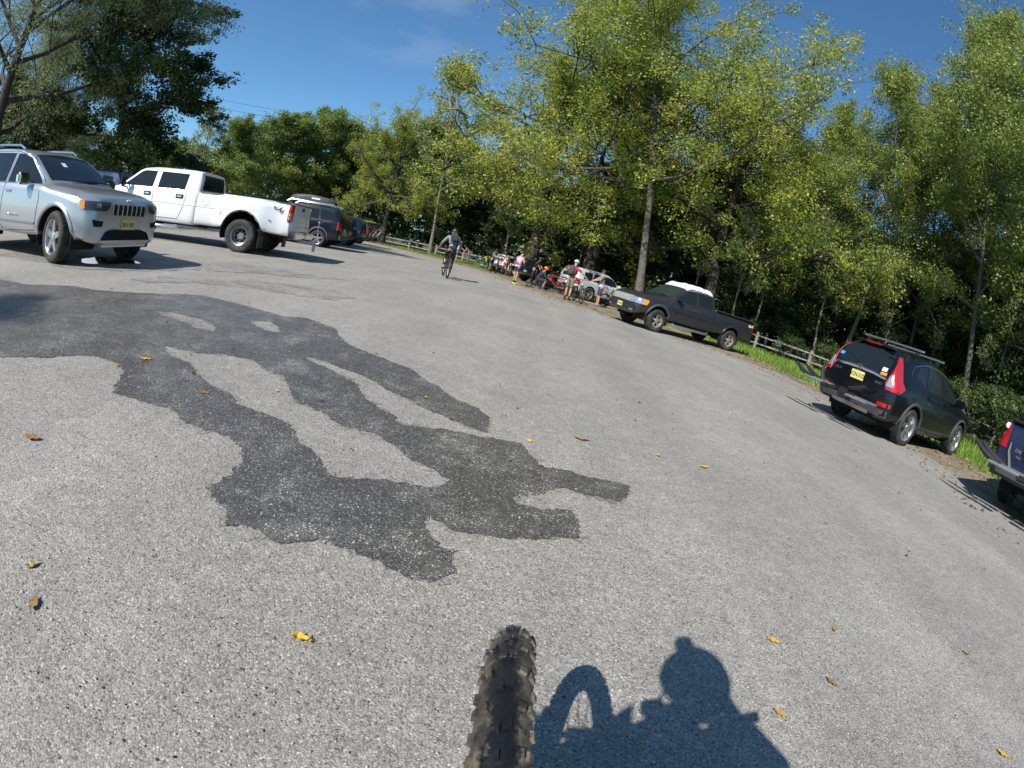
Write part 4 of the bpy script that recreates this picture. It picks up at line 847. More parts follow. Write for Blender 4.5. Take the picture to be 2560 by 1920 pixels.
def plant(proto, label, az, d, H=None, rot=0., sx=1., used={}, group=None, z=0.):
    o = proto if proto.name not in used else copy_tree(proto); used[proto.name] = 1
    h0 = o.get('h0', 10.) ; k = (H / h0) if H else 1.
    o.location = (d * sin(radians(az)), d * cos(radians(az)), z); o.rotation_euler = (0, 0, rot); o.scale = (k * sx, k * sx, k); o['label'] = label
    if group: o['group'] = group
    return o

# ================================================================ SCENE
PH = {}
def proto(name, label, lm, bm_, H, **k):
    T, Q = tree_data(H=H, **k); t = tree_protos(T, Q, lm, bm_, label, name=name); PH[t.name] = (H, T, Q); return t
USED = set()
def put(p, label, az, d, H, rot=0., sx=1., group=None, name=None):
    o = p if p.name not in USED else copy_tree(p)
    if p.name not in USED: USED.add(p.name)
    k = H / PH[p.name][0]; o.location = (d * sin(radians(az)), d * cos(radians(az)), -.02); o.rotation_euler = (0, 0, rot); o.scale = (k * sx, k * sx, k); o['label'] = label
    if group: o['group'] = group
    elif 'group' in o: del o['group']
    if name: o.name = name
    return o
pA = proto('deciduous_tree', '-', L_yel, B_mid, 19, seed=11, fork=6.2, nl=26, R=9.4, r0=.255, per=96, cr=.80, gap=.30, l2=10, l3=6, rise=.12, ln=.145, wd=.075, lo=.15)
pA2 = proto('deciduous_tree', '-', L_yel, B_dark, 15, seed=23, fork=4.4, nl=22, R=7.6, r0=.55, per=88, cr=.85, gap=.38, l2=9, l3=5, rise=.1, ln=.18, wd=.095, lo=.1)
pB = proto('locust_tree', '-', L_loc, B_mid, 21, seed=5, fork=5.0, nl=24, R=5.4, r0=.19, per=78, cr=.72, gap=.32, l2=8, l3=5, rise=.45, ln=.15, wd=.075, wander=.08)
pB2 = proto('locust_tree', '-', L_loc, B_mid, 20, seed=9, fork=3.0, nl=24, R=4.8, r0=.17, per=78, cr=.70, gap=.32, l2=8, l3=5, rise=.4, ln=.15, wd=.075, wander=.08)
pC = proto('maple_tree', '-', L_drk, B_dark, 14, seed=31, fork=2.2, nl=26, R=4.8, r0=.3, per=110, cr=.68, l2=8, l3=5, rise=.3, ln=.16, wd=.115, flat=.5, lo=.25)
pD = proto('deciduous_tree', '-', L_mid, B_grey, 13, seed=41, fork=1.6, nl=18, R=4.4, r0=.18, per=120, cr=.9, l2=7, l3=4, rise=.35, ln=.22, wd=.12)
pE = proto('cedar_tree', '-', L_ced, B_dark, 9, seed=51, fork=.6, nl=38, R=2.3, r0=.13, per=70, cr=.42, l2=5, l3=3, rise=.15, ln=.16, wd=.06, top=0, wander=.02)
pF = proto('poplar_tree', '-', L_pal, B_grey, 12, seed=61, fork=3.5, nl=11, R=2.4, r0=.13, per=34, cr=.45, l2=5, l3=3, rise=.6, ln=.17, wd=.09, wander=.1)
pW = proto('willow_tree', '-', L_pal, B_dark, 15, seed=71, fork=2.6, nl=22, R=6.5, r0=.30, per=150, cr=.9, l2=8, l3=6, rise=.25, ln=.13, wd=.045, droop=.9)
for p in (pA, pA2, pB, pB2, pC, pD, pE, pF, pW): p['category'] = 'tree'
# left side
put(pC, 'broad dark leafed maple standing behind the silver SUV and the white pickup', -50.3, 32, 15.5, .4, 1.0)
put(pW, 'grey leafed willow with dark slanting limbs at the far left edge of the lot', -64, 27, 19.5, 1.9, .9)
put(pC, 'dark low bushy tree behind the silver SUV, left of the broad maple', -62, 34, 7.5, 2.2, 1.2)
put(pW, 'small silvery willow rising just left of the broad maple', -58.5, 40, 12, .2, .8)
put(pF, 'thin pale grey tree whose top stands right beside the broad maple', -40.6, 50, 11.8, .3, 1.1)
put(pD, 'rounded green tree directly behind the cab of the white pickup', -36.8, 50, 9.6, 1., .95)
put(pD, 'dark green tree behind the bed of the white pickup', -32.6, 55, 12.0, 2.1, .95)
put(pD, 'tallest green tree of the far row, behind the roof box wagon', -28.6, 58, 14.2, 3.0, .95)
put(pD, 'green tree closing the far row on the right, next to the pale trunked tree', -24.8, 60, 13.6, 4.1, .95)
put(pD, 'small green tree low between the broad maple and the white pickup', -44.5, 52, 6.5, 4.1, 1.3)
put(pA2, 'yellow green tree with a straight pale trunk standing at the far end of the lot', -18.8, 50, 13.0, 5.2, .72)
put(pD, 'olive tree behind the dark helmeted cyclist, beyond the far fence', -14.2, 54, 14.2, .5, 1.)
put(pF, 'tall thin tree rising above the far corner with a bare dead limb on its left', -13.0, 46, 20.5, .9, .75)
put(pA2, 'yellow tinged tree with a thick dark forked trunk behind the black wagon', -1.3, 36, 16.6, .0, .95)
put(pA, 'largest yellow green tree, its grey trunk behind the hood of the charcoal pickup', 12.0, 27, 21.5, 2.7, .92)
put(pA2, 'yellow green tree filling the gap between the thick dark forked trunk and the largest tree', 5.5, 36, 18.0, 2.4, 1.0)
put(pA2, 'yellow tinged tree with low boughs just beyond the cab of the charcoal pickup', 19.5, 33, 16.0, 4.4, 1.0)
put(pB, 'tall locust behind the white sheet of the charcoal pickup, yellow in its lower boughs', 20.5, 36, 16.0, 1.3, 1.0)
put(pB2, 'slender locust whose top stands just right of the open gap of sky', 29.6, 34, 20, 3.3, .85)
put(pB, 'tall locust with a crooked forked trunk behind the black crossover', 36.4, 31, 21, 4.4, .9)
put(pB2, 'airy locust right of the crooked forked trunk, above the black crossover roof', 43.6, 33, 21.5, .3, .95)
put(pB, 'locust at the right edge of the wood, its top running out of the photo', 51.5, 27, 24, 2.2, .9)
put(pB2, 'locust standing over the dark blue pickup, farthest right', 59, 24, 22, 5.2, 1.)
put(pB, 'locust beyond the farthest right tree, over the blue pickup bed', 66, 27, 20, 1., 1.)
for az, d, H, rt_ in ((24.5, 40, 15.5, 1.), (28.0, 41, 18.0, 2.), (33.0, 40, 20.5, 3.), (40.0, 41, 22.5, 4.), (47.0, 38, 24.0, 5.), (55.5, 33, 22.5, .6)):
    put(pB, 'locust in the second row of the wood, partly hidden by the trees along the fence', az, d, H, rt_, 1.15, 'second row locusts behind the fence trees')
# dark cedars and understory along the right
rr = random.Random(5)
ced = [(15.5, 36, 9.5), (19.5, 38, 11), (23.5, 34, 10), (27, 36, 9.5), (31, 34, 8.5), (34.5, 37, 10), (39.5, 35, 9), (43, 37, 10), (47, 31, 9), (51, 33, 10), (55.5, 29, 9), (60, 31, 10), (66, 30, 9), (72, 30, 10), (5, 43, 8.5), (9, 41, 9), (-6, 52, 8), (-10, 54, 8.5), (2, 47, 9)]
for az, d, H in ced: put(pE, 'dark green cedar standing in the shade of the taller trees along the lot', az, d, H, rr.random() * 6, 1.15, 'dark cedars under the tall trees')
for az, d, H in ((17.8, 33, 11), (25.3, 31.5, 10.5), (33.2, 32, 12), (46, 30, 11), (41, 31, 9.5), (53.5, 27, 10), (4.5, 41, 10), (-4.5, 48, 11)): put(pF, 'slender pale barked sapling among the dark cedars at the edge of the wood', az, d, H, rr.random() * 6, .9, 'pale saplings at the edge of the wood')
put(pF, 'leaning pale trunk with thin leaves right behind the cab of the charcoal pickup', 23.2, 29.5, 9.5, 1.3, .8)
# shade tree behind the rider, out of frame, throws the soft shade at the left
put(pB2, 'tree behind the rider that shades the left of the lot', -127, 14.2, 13.5, .7, .9)
# bare dead limb, part of the tall thin tree
# low brush behind the fence at right
T_, Q_ = tree_data(seed=81, H=2.2, fork=.15, nl=12, R=1.6, r0=.03, per=34, cr=.32, l2=5, l3=3, rise=.5, ln=.13, wd=.06)
pS = tree_protos(T_, Q_, L_drk, B_pale, '-', 'shrub', 'shrub'); PH[pS.name] = (2.2, T_, Q_)
SH = [(49.5, 23, 2.6), (53, 21.5, 2.9), (56.5, 20, 3.0), (60, 19, 2.8), (64, 18, 3.2), (46, 25, 2.2), (42, 28, 2.0), (35, 30, 2.2), (30, 31, 2.), (25, 31.5, 2.2), (68, 17, 3.), (38.5, 29, 2.)]
for az, d, H in SH: put(pS, 'tangled shrub with pale stems growing behind the split rail fence', az, d, H * .62, rr.random() * 6, 1.15, 'tangled shrubs behind the fence')
# far wood as one mass
def wood():
    rs = np.random.RandomState(3); V = []; parts = []
    lst = []
    for az in np.arange(-78, -56, 4.): lst.append((pD, az + rs.normal(), 60 + 5 * rs.random(), 9 + 2 * rs.random()))
    for az in np.arange(-56, -22, 3.): lst.append((pD, az + rs.normal() * .6, 66 + 6 * rs.random(), 8.5 + 1.6 * rs.random()))
    for az in np.arange(-24, 12, 2.6): lst.append((pD, az + rs.normal() * .6, 60 + 8 * rs.random(), 12 + 2 * rs.random()))
    for az in np.arange(-22, 12, 2.3): lst.append((pE, az + rs.normal() * .6, 54 + 4 * rs.random(), 7.5 + 2 * rs.random()))
    for az in np.arange(11, 80, 3.6): lst.append((pD, az + rs.normal() * .8, 44 + 8 * rs.random(), 13 + 3 * rs.random()))
    for az in np.arange(12, 80, 2.4): lst.append((pE, az + rs.normal() * .8, 39 + 5 * rs.random(), 9 + 3 * rs.random()))
    for p, az, d, H in lst:
        h0, T, Q = PH[p.name]; k = H / h0; a = rs.random() * 6.28; n = min(len(Q), 9000); q = Q[rs.choice(len(Q), n, replace=False)]; c = q.mean(1, keepdims=True); q = c + (q - c) * 1.7
        R = np.array([[cos(a), -sin(a), 0], [sin(a), cos(a), 0], [0, 0, 1]]); q = q @ R.T * np.array([k * 1.15, k * 1.15, k]) + np.array([d * sin(radians(az)), d * cos(radians(az)), -.1]); parts.append((p, q))
    me = quads_mesh('far_wood', np.concatenate([q for _, q in parts])); o = link('far_wood', me, L_drk, None, 0)
    me.materials.append(L_mid); idx = np.concatenate([np.full(len(q), 1 if (p is pD and i % 5) else 0, 'i') for i, (p, q) in enumerate(parts)]); me.polygons.foreach_set('material_index', idx)
    tag(o, 'mass of green trees filling the background behind the lot', 'woods', kind='stuff')
wood()
tt = [o for o in COL.objects if o.get('label', '').startswith('largest yellow green')][0]; tt.rotation_euler = (Matrix.Rotation(-.15, 3, 'Y') @ Matrix.Rotation(2.7, 3, 'Z')).to_euler()
# dead limb
th = [o for o in COL.objects if o.get('label', '').startswith('tall thin tree rising')][0]
mb = MB(); k = th.scale[2]; Rz = Matrix.Rotation(-.9, 3, 'Z')
def loc3(az, d, z): v = Vector((d * sin(radians(az)), d * cos(radians(az)), z)) - th.location; v = Rz @ v; return Vector((v.x / th.scale[0], v.y / th.scale[0], v.z / k))
mb.tube([loc3(-12.2, 46, 12.6), loc3(-12.9, 45, 13.5), loc3(-13.9, 44.5, 13.7), loc3(-14.9, 44, 13.3), loc3(-16.6, 43.5, 13.1)], [.15, .12, .09, .06, .015], 6, False)
mb.tube([loc3(-14.6, 44, 13.4), loc3(-15.1, 44, 14.4), loc3(-15.9, 44, 15.7), loc3(-16.2, 44, 16.4)], [.07, .05, .03, .008], 5, False)
mb.tube([loc3(-13.9, 44, 13.7), loc3(-14.3, 44, 14.5), loc3(-14.2, 44, 15.)], [.05, .03, .008], 5, False)
mb.build('dead_limb', B_pale, th)

# ---------------------------------------------------------------- ground
def ragged(poly, step, amp, seed=1, amp2=0.):
    r = random.Random(seed); out = []; n = len(poly)
    for i in range(n):
        a = Vector(poly[i]); b = Vector(poly[(i + 1) % n]); L = (b - a).length; k = max(1, int(L / step)); nrm = Vector((-(b - a).y, (b - a).x)) / max(L, 1e-6)
        for j in range(k):
            t = j / k; p = a.lerp(b, t); w = sin(p.x * 9 + seed) * sin(p.y * 11) * amp2
            out.append(p + nrm * (r.uniform(-amp, amp) + w) + Vector((r.uniform(-amp, amp), r.uniform(-amp, amp))) * .4)
    return out
def sheet(name, loops, z, m, kind='structure'):
    flat = [Vector((p[0], p[1], 0)) for l in loops for p in l]; tris = geometry.tessellate_polygon([[Vector((p[0], p[1], 0)) for p in l] for l in loops])
    me = bpy.data.meshes.new(name); me.from_pydata([(v.x, v.y, z) for v in flat], [], [tuple(t) for t in tris]); me.update()
    bm = bmesh.new(); bm.from_mesh(me); 
    for f in bm.faces:
        if f.normal.z < 0: f.normal_flip()
    bm.to_mesh(me); bm.free()
    return tag(link(name, me, m, None, 0), kind=kind)
def gravel(name, mul=1., tint=(1, 1, 1), rough=.85, wet=0., dry=(.5, .75, 2.)):
    m = mat(name, (.3, .29, .27), rough); N, L, b = nt(m); tc = N.new('ShaderNodeTexCoord')
    def vor(sc, f='F1'):
        v = N.new('ShaderNodeTexVoronoi'); v.feature = f; v.inputs['Scale'].default_value = sc; v.inputs['Randomness'].default_value = 1; L.new(tc.outputs['Object'], v.inputs['Vector']); return v
    def noise(sc, d=5, r=.6):
        n = N.new('ShaderNodeTexNoise'); n.inputs['Scale'].default_value = sc; n.inputs['Detail'].default_value = d; n.inputs['Roughness'].default_value = r; L.new(tc.outputs['Object'], n.inputs['Vector']); return n
    v1 = vor(185); v2 = vor(60); sp = N.new('ShaderNodeSeparateColor'); L.new(v1.outputs['Color'], sp.inputs[0])
    cr = N.new('ShaderNodeValToRGB'); e = cr.color_ramp.elements
    stops = [(0, (.11, .106, .10)), (1, (.68, .65, .60)), (.07, (.22, .212, .198)), (.30, (.31, .296, .272)), (.75, (.375, .36, .332)), (.95, (.46, .442, .41))]
    for i, (p, c) in enumerate(stops): q = e[i] if i < 2 else e.new(p); q.position = p; q.color = (*[c[k] * mul * tint[k] for k in range(3)], 1)
    if wet > .1:
        e = cr.color_ramp.elements
        for q, f_ in ((e[-1], 2.6), (e[-2], 1.7)): q.color = tuple(c_ * f_ for c_ in q.color[:3]) + (1,)
    L.new(sp.outputs[0], cr.inputs[0])
    d = N.new('ShaderNodeMapRange'); d.inputs[1].default_value = .25; d.inputs[2].default_value = .85; d.inputs[3].default_value = 1.; d.inputs[4].default_value = .65; L.new(v1.outputs['Distance'], d.inputs[0])
    n1 = noise(.55, 7, .62); r1 = N.new('ShaderNodeMapRange'); r1.inputs[1].default_value = .3; r1.inputs[2].default_value = .7; r1.inputs[3].default_value = .84; r1.inputs[4].default_value = 1.12; L.new(n1.outputs[0], r1.inputs[0])
    n2 = noise(5, 6, .7); r2 = N.new('ShaderNodeMapRange'); r2.inputs[1].default_value = .3; r2.inputs[2].default_value = .7; r2.inputs[3].default_value = .88; r2.inputs[4].default_value = 1.1; L.new(n2.outputs[0], r2.inputs[0])
    mp = N.new('ShaderNodeMapping'); mp.inputs['Rotation'].default_value = (0, 0, .5); mp.inputs['Scale'].default_value = (1.2, .12, 1); L.new(tc.outputs['Object'], mp.inputs[0])
    n3 = N.new('ShaderNodeTexNoise'); n3.inputs['Scale'].default_value = 1.; n3.inputs['Detail'].default_value = 5; L.new(mp.outputs[0], n3.inputs['Vector']); r3 = N.new('ShaderNodeMapRange'); r3.inputs[1].default_value = .35; r3.inputs[2].default_value = .65; r3.inputs[3].default_value = .92; r3.inputs[4].default_value = 1.06; L.new(n3.outputs[0], r3.inputs[0])
    prev = d.outputs[0]
    for x in (r1, r2, r3):
        mm = N.new('ShaderNodeMath'); mm.operation = 'MULTIPLY'; L.new(prev, mm.inputs[0]); L.new(x.outputs[0], mm.inputs[1]); prev = mm.outputs[0]
    n6 = noise(34, 4, .8); r6 = N.new('ShaderNodeMapRange'); r6.inputs[1].default_value = .34; r6.inputs[2].default_value = .66; r6.inputs[3].default_value = .87; r6.inputs[4].default_value = 1.13; L.new(n6.outputs[0], r6.inputs[0])
    n7 = noise(13, 3, .8); r7 = N.new('ShaderNodeMapRange'); r7.inputs[1].default_value = .3; r7.inputs[2].default_value = .7; r7.inputs[3].default_value = .86; r7.inputs[4].default_value = 1.12; L.new(n7.outputs[0], r7.inputs[0])
    for x in (r6, r7):
        mm = N.new('ShaderNodeMath'); mm.operation = 'MULTIPLY'; L.new(prev, mm.inputs[0]); L.new(x.outputs[0], mm.inputs[1]); prev = mm.outputs[0]
    # scattered dark specks, oil drips and worn hollows
    v3 = vor(11); s3 = N.new('ShaderNodeMapRange'); s3.inputs[1].default_value = .05; s3.inputs[2].default_value = .12; s3.inputs[3].default_value = .55; s3.inputs[4].default_value = 1.; L.new(v3.outputs['Distance'], s3.inputs[0])
    n4 = noise(1.7, 8, .75); r4 = N.new('ShaderNodeMapRange'); r4.inputs[1].default_value = .60; r4.inputs[2].default_value = .72; r4.inputs[3].default_value = 1; r4.inputs[4].default_value = .80; L.new(n4.outputs[0], r4.inputs[0])
    for x in (s3, r4):
        mm = N.new('ShaderNodeMath'); mm.operation = 'MULTIPLY'; L.new(prev, mm.inputs[0]); L.new(x.outputs[0], mm.inputs[1]); prev = mm.outputs[0]
    if wet:
        n5 = noise(2.6, 9, .8); r5 = N.new('ShaderNodeMapRange'); r5.interpolation_type = 'SMOOTHSTEP'; r5.inputs[1].default_value = dry[0]; r5.inputs[2].default_value = dry[1]; r5.inputs[3].default_value = 1; r5.inputs[4].default_value = dry[2]; L.new(n5.outputs[0], r5.inputs[0])
        mm = N.new('ShaderNodeMath'); mm.operation = 'MULTIPLY'; L.new(prev, mm.inputs[0]); L.new(r5.outputs[0], mm.inputs[1]); prev = mm.outputs[0]
    mx = N.new('ShaderNodeMix'); mx.data_type = 'RGBA'; mx.blend_type = 'MULTIPLY'; mx.inputs[0].default_value = 1; L.new(cr.outputs[0], mx.inputs[6]); L.new(prev, mx.inputs[7]); L.new(mx.outputs[2], b.inputs['Base Color'])
    h = N.new('ShaderNodeMath'); h.operation = 'MULTIPLY_ADD'; h.inputs[1].default_value = -1; L.new(v1.outputs['Distance'], h.inputs[0]); 
    h2 = N.new('ShaderNodeMath'); h2.operation = 'MULTIPLY'; h2.inputs[1].default_value = -.8; L.new(v2.outputs['Distance'], h2.inputs[0]); L.new(h2.outputs[0], h.inputs[2])
    bp = N.new('ShaderNodeBump'); bp.inputs['Strength'].default_value = .5; bp.inputs['Distance'].default_value = .0035; L.new(h.outputs[0], bp.inputs['Height']); L.new(bp.outputs[0], b.inputs['Normal'])
    if wet: b.inputs['Coat Weight'].default_value = wet; b.inputs['Coat Roughness'].default_value = .35
    return m
M_lot = gravel('lot_gravel', .93, (1.02, 1, .97)); M_wet = gravel('wet_gravel', .265, (1, .97, .95), .5, .2, (.44, .68, 2.1)); M_damp = gravel('damp_gravel', .62, (1, .98, .95), .75, .01, (.40, .58, 1.55))
M_soil = noisy('forest_floor', (.075, .062, .038), .95, .45, 3, bump=.5, dirt=(.05, .075, .02), dscale=.8)
M_verge = noisy('dirt_verge', (.22, .19, .13), .95, .35, 14, bump=.6, dirt=(.11, .085, .045), dscale=1.3)
M_turf = noisy('turf', (.10, .17, .03), .95, .4, 9, bump=.5, dirt=(.14, .18, .045), dscale=2)
G = 700
tag(MB().add([(-G, -G, -.016), (G, -G, -.016), (G, G, -.016), (-G, G, -.016)], [(0, 1, 2, 3)]).build('ground', M_soil, None, 0), kind='structure')
edge = [(9, -40), (7.4, -6), (6.7, 0), (6.8, 3.4), (7.6, 5.5), (8.0, 8.8), (8.3, 11), (8.2, 13.6), (7.2, 16.0), (5.4, 16.8), (3.5, 17.6), (1.9, 19.2), (.4, 21.3), (-.9, 25), (-2.6, 31), (-6.5, 36), (-12.8, 42.4), (-17.5, 44.6), (-26, 47), (-45, 47)]
gr = [(12.2, -40), (10.8, -6), (10.2, 3), (10.2, 8), (9.9, 12), (9.3, 15.4), (9.1, 18.6), (8.5, 21.6), (6.2, 24.6), (4.2, 29), (1, 34), (-3, 38.6), (-7.2, 41.4), (-12, 44.3), (-17, 46.3), (-26, 49), (-45, 49.5)]
fen = [(19.4, 0), (19.3, 3.2), (19.1, 6.4), (18.9, 9.6), (18.7, 12.8), (18.3, 16), (17.7, 19.1), (16.1, 21.9), (15.3, 23.7), (12.7, 25.7), (10.0, 27.6), (7.3, 29.6), (4.8, 31.8), (2.4, 34.2), (.2, 36.8), (-2.0, 39.2), (-4.4, 41.5), (-7.0, 43.5), (-9.9, 45.2), (-12.9, 46.5), (-16, 47.5), (-19.2, 48.4), (-22.4, 49.1), (-25.6, 49.7), (-29, 50.2)]
sheet('parking_lot', [ragged(edge + [(-75, 40), (-75, -40)], .25, .05, 3, .06)], 0, M_lot)
sheet('dirt_verge', [ragged([(p[0] - 1.5, p[1] - 1.2) for p in edge][::-1] + gr, .25, .06, 5, .12)], -.004, M_verge)
sheet('grass_strip', [ragged([(p[0] - .6, p[1] - .5) for p in gr][::-1] + [(14.6 + 8, -40)] + [(p[0] + 1.8, p[1] + 1.6) for p in fen] + [(-45, 53)], .4, .05, 7, .1)], -.009, M_turf)
MAIN = [[-6.07, 3.24], [-5.54, 3.4], [-5.19, 3.79], [-4.72, 3.95], [-4.37, 4.26], [-3.88, 4.89], [-3.34, 4.9], [-2.63, 4.81], [-2.41, 4.98], [-2.0, 4.85], [-1.68, 4.35], [-1.31, 4.14], [-0.92, 4.02], [-0.59, 3.68], [-0.36, 3.45], [-0.2, 3.37], [-0.1, 3.23], [-0.08, 2.93], [-0.23, 2.95], [-0.36, 3.01], [-0.56, 3.11], [-0.81, 3.25], [-1.05, 3.43], [-1.28, 3.51], [-1.47, 3.57], [-1.65, 3.55], [-1.59, 3.47], [-1.32, 3.38], [-1.12, 3.25], [-0.93, 3.01], [-0.78, 2.86], [-0.66, 2.82], [-0.59, 2.69], [-0.36, 2.78], [-0.15, 2.83], [0.15, 2.89], [0.22, 2.73], [0.28, 2.59], [0.46, 2.62], [0.56, 2.59], [0.69, 2.63], [0.83, 2.62], [0.74, 2.39], [0.61, 2.36], [0.52, 2.34], [0.39, 2.37], [0.28, 2.23], [0.14, 2.14], [0.17, 2.08], [0.3, 2.07], [0.41, 2.12], [0.46, 2.05], [0.48, 1.96], [0.46, 1.86], [0.34, 1.82], [0.21, 1.78], [0.07, 1.74], [-0.0, 1.73], [-0.09, 1.7], [-0.2, 1.76], [-0.21, 1.69], [-0.17, 1.63], [-0.12, 1.56], [-0.05, 1.58], [-0.05, 1.48], [-0.03, 1.43], [-0.11, 1.34], [-0.2, 1.33], [-0.29, 1.35], [-0.41, 1.38], [-0.54, 1.39], [-0.67, 1.31], [-0.78, 1.32], [-0.83, 1.31], [-0.88, 1.26], [-0.9, 1.32], [-1.01, 1.4], [-1.08, 1.44], [-1.05, 1.58], [-1.09, 1.73], [-1.17, 1.85], [-1.28, 1.93], [-1.42, 1.91], [-1.58, 1.89], [-1.75, 1.98], [-1.81, 1.96], [-1.97, 1.95], [-2.16, 1.92], [-2.25, 2.02], [-2.37, 2.23], [-2.57, 2.31], [-2.81, 2.28], [-2.95, 2.12], [-3.0, 1.99], [-3.25, 1.73], [-4.4, 1.2], [-7.5, 1.6], [-7.6, 3.1]]
H1 = [[-2.65, 2.88], [-2.32, 2.93], [-2.17, 3.06], [-1.91, 3.14], [-1.73, 3.01], [-1.56, 2.97], [-1.37, 2.76], [-1.25, 2.6], [-1.03, 2.54], [-0.86, 2.42], [-0.7, 2.44], [-0.54, 2.37], [-0.41, 2.26], [-0.28, 2.2], [-0.17, 2.14], [-0.25, 2.02], [-0.36, 2.0], [-0.48, 1.96], [-0.64, 1.88], [-0.72, 1.9], [-0.82, 2.0], [-0.95, 2.09], [-1.1, 2.26], [-1.23, 2.28], [-1.5, 2.31], [-1.61, 2.41], [-1.82, 2.43], [-1.96, 2.54], [-2.23, 2.69], [-2.41, 2.73]]
H2 = [[-3.59, 3.72], [-3.39, 3.84], [-3.08, 3.85], [-2.8, 3.76], [-2.66, 3.59], [-2.84, 3.55], [-3.11, 3.63], [-3.39, 3.65]]
H3 = [[-2.67, 4.22], [-2.58, 4.43], [-2.36, 4.27], [-2.26, 4.09], [-2.4, 4.05]]
S1 = [[-5.2, 4.86], [-5.16, 5.48], [-4.51, 6.41], [-4.08, 7.15], [-3.43, 7.62], [-2.69, 7.26], [-2.85, 6.56], [-3.38, 6.3], [-4.16, 5.93], [-4.64, 5.44], [-4.9, 4.84]]
S2 = [[-5.8, 7.07], [-6.01, 8.44], [-5.49, 8.99], [-4.64, 9.01], [-3.79, 9.49], [-4.26, 8.31], [-4.89, 7.65], [-5.3, 6.93]]
PUD = [[-6.85 + .42 * cos(a) * (1 + .25 * sin(3 * a)), 5.75 + .62 * sin(a) * (1 + .2 * sin(2 * a + 1))] for a in np.linspace(0, 2 * pi, 28)[:-1]]
sheet('wet_patch', [ragged(MAIN, .022, .013, 1, .018), ragged(H1, .022, .013, 2, .016), ragged(H2, .05, .02, 3), ragged(H3, .05, .02, 4)], .004, M_wet)

sheet('damp_margin', [ragged(MAIN, .02, .035, 21, .03), ragged(H1, .02, .03, 22, -.02)], .002, M_damp)
sheet('damp_streak', [ragged(S1, .06, .04, 5, .05)], .004, M_damp); sheet('damp_streak', [ragged(S2, .06, .05, 6, .06)], .004, M_damp)
sheet('wet_patch', [ragged([(-8.6, 4.4), (-7.2, 4.6), (-6.2, 4.7), (-5.7, 5.6), (-5.5, 6.8), (-5.9, 7.8), (-6.8, 7.4), (-7.6, 6.2), (-8.6, 5.2)], .06, .04, 8, .08)], .0045, M_damp)
mw = mat('puddle_water', (.02, .018, .014), .03, 0, 0, .8)
sheet('puddle', [ragged(PUD, .06, .02, 9, .05)], .008, mw)
# loose stones near the rider
def stones():
    rs = np.random.RandomState(5); N = 5200; P = []; n = 0
    y = .35 + 4.2 * rs.random(N * 3) ** 1.5; x = (rs.random(N * 3) * 2 - 1) * (1.2 + y * 1.3); k = N; V = []; F = []
    oc = np.array([(1, 0, 0), (-1, 0, 0), (0, 1, 0), (0, -1, 0), (0, 0, 1), (0, 0, -.3)]); fc = [(0, 2, 4), (2, 1, 4), (1, 3, 4), (3, 0, 4), (2, 0, 5), (1, 2, 5), (3, 1, 5), (0, 3, 5)]
    for i in range(k):
        s = .0022 + .0035 * rs.random() ** 2.2; a = rs.random() * 6.28; R = np.array([[cos(a), -sin(a), 0], [sin(a), cos(a), 0], [0, 0, 1]])
        v = (oc * (1 + .35 * rs.normal(size=(6, 3)) * .6) * np.array([s, s * (.6 + .4 * rs.random()), s * .6])) @ R.T + np.array([x[i], y[i], .004]); F += [tuple(j + len(V) for j in f) for f in fc]; V += [tuple(q) for q in v]
    m = mat('stones', (.3, .3, .29), .75); Nn, L, b = nt(m); g = Nn.new('ShaderNodeNewGeometry'); cr = Nn.new('ShaderNodeValToRGB'); cr.color_ramp.elements[0].color = (.05, .052, .055, 1); cr.color_ramp.elements[1].color = (.52, .50, .46, 1); cr.color_ramp.elements.new(.5).color = (.22, .21, .195, 1)
    L.new(g.outputs['Random Per Island'], cr.inputs[0]); L.new(cr.outputs[0], b.inputs['Base Color'])
    o = MB().add(V, F).build('loose_gravel', m, None, 0); tag(o, 'loose grey stone chips lying on the lot near the wheel', 'gravel', kind='stuff')
stones()
def scatter_poly(rs, a, b, n, spread):
    """points along polyline a, offset towards b by random fraction"""
    A = np.array(a, float); seg = np.linalg.norm(np.diff(A, axis=0), axis=1); cum = np.concatenate([[0], np.cumsum(seg)]); t = rs.random(n) * cum[-1]; i = np.clip(np.searchsorted(cum, t) - 1, 0, len(seg) - 1)
    f = ((t - cum[i]) / seg[i])[:, None]; p = A[i] + (A[i + 1] - A[i]) * f; d = (A[i + 1] - A[i]) / seg[i][:, None]; nr = np.stack([d[:, 1], -d[:, 0]], 1)
    return p + nr * (rs.random((n, 1)) * (spread[1] - spread[0]) + spread[0])
def litter():
    rs = np.random.RandomState(8); p1 = scatter_poly(rs, gr[2:15], None, 5200, (-1.1, .5)); p2 = scatter_poly(rs, edge[2:17], None, 2600, (-1.2, 1.6)); p3 = np.stack([rs.random(700) * 16 - 7, 2 + rs.random(700) * 18], 1)
    p = np.concatenate([p1, p2, p3]); n = len(p); c = np.concatenate([p, np.full((n, 1), .012)], 1); d = rs.normal(size=(n, 3)); d[:, 2] *= .25; d = unit(d); u = rs.normal(size=(n, 3)) * .25; u[:, 2] += 1; s = unit(np.cross(d, u)); k = .5 + .7 * rs.random((n, 1))
    k[-700:] *= .45
    Q = np.stack([c - d * k * .045, c + s * k * .026, c + d * k * .045, c - s * k * .026], 1); Q[:, :, 2] = np.maximum(Q[:, :, 2], .005)
    m = leaf_mat('fallen_leaf_litter', [(0, (.06, .04, .02)), (1, (.55, .33, .04)), (.5, (.17, .11, .045)), (.8, (.30, .20, .05))], trans=.05)
    tag(link('leaf_litter', quads_mesh('leaf_litter', Q), m, None, 0), 'brown and yellow leaf litter strewn along the edge of the lot', 'leaf litter', kind='stuff')
litter()
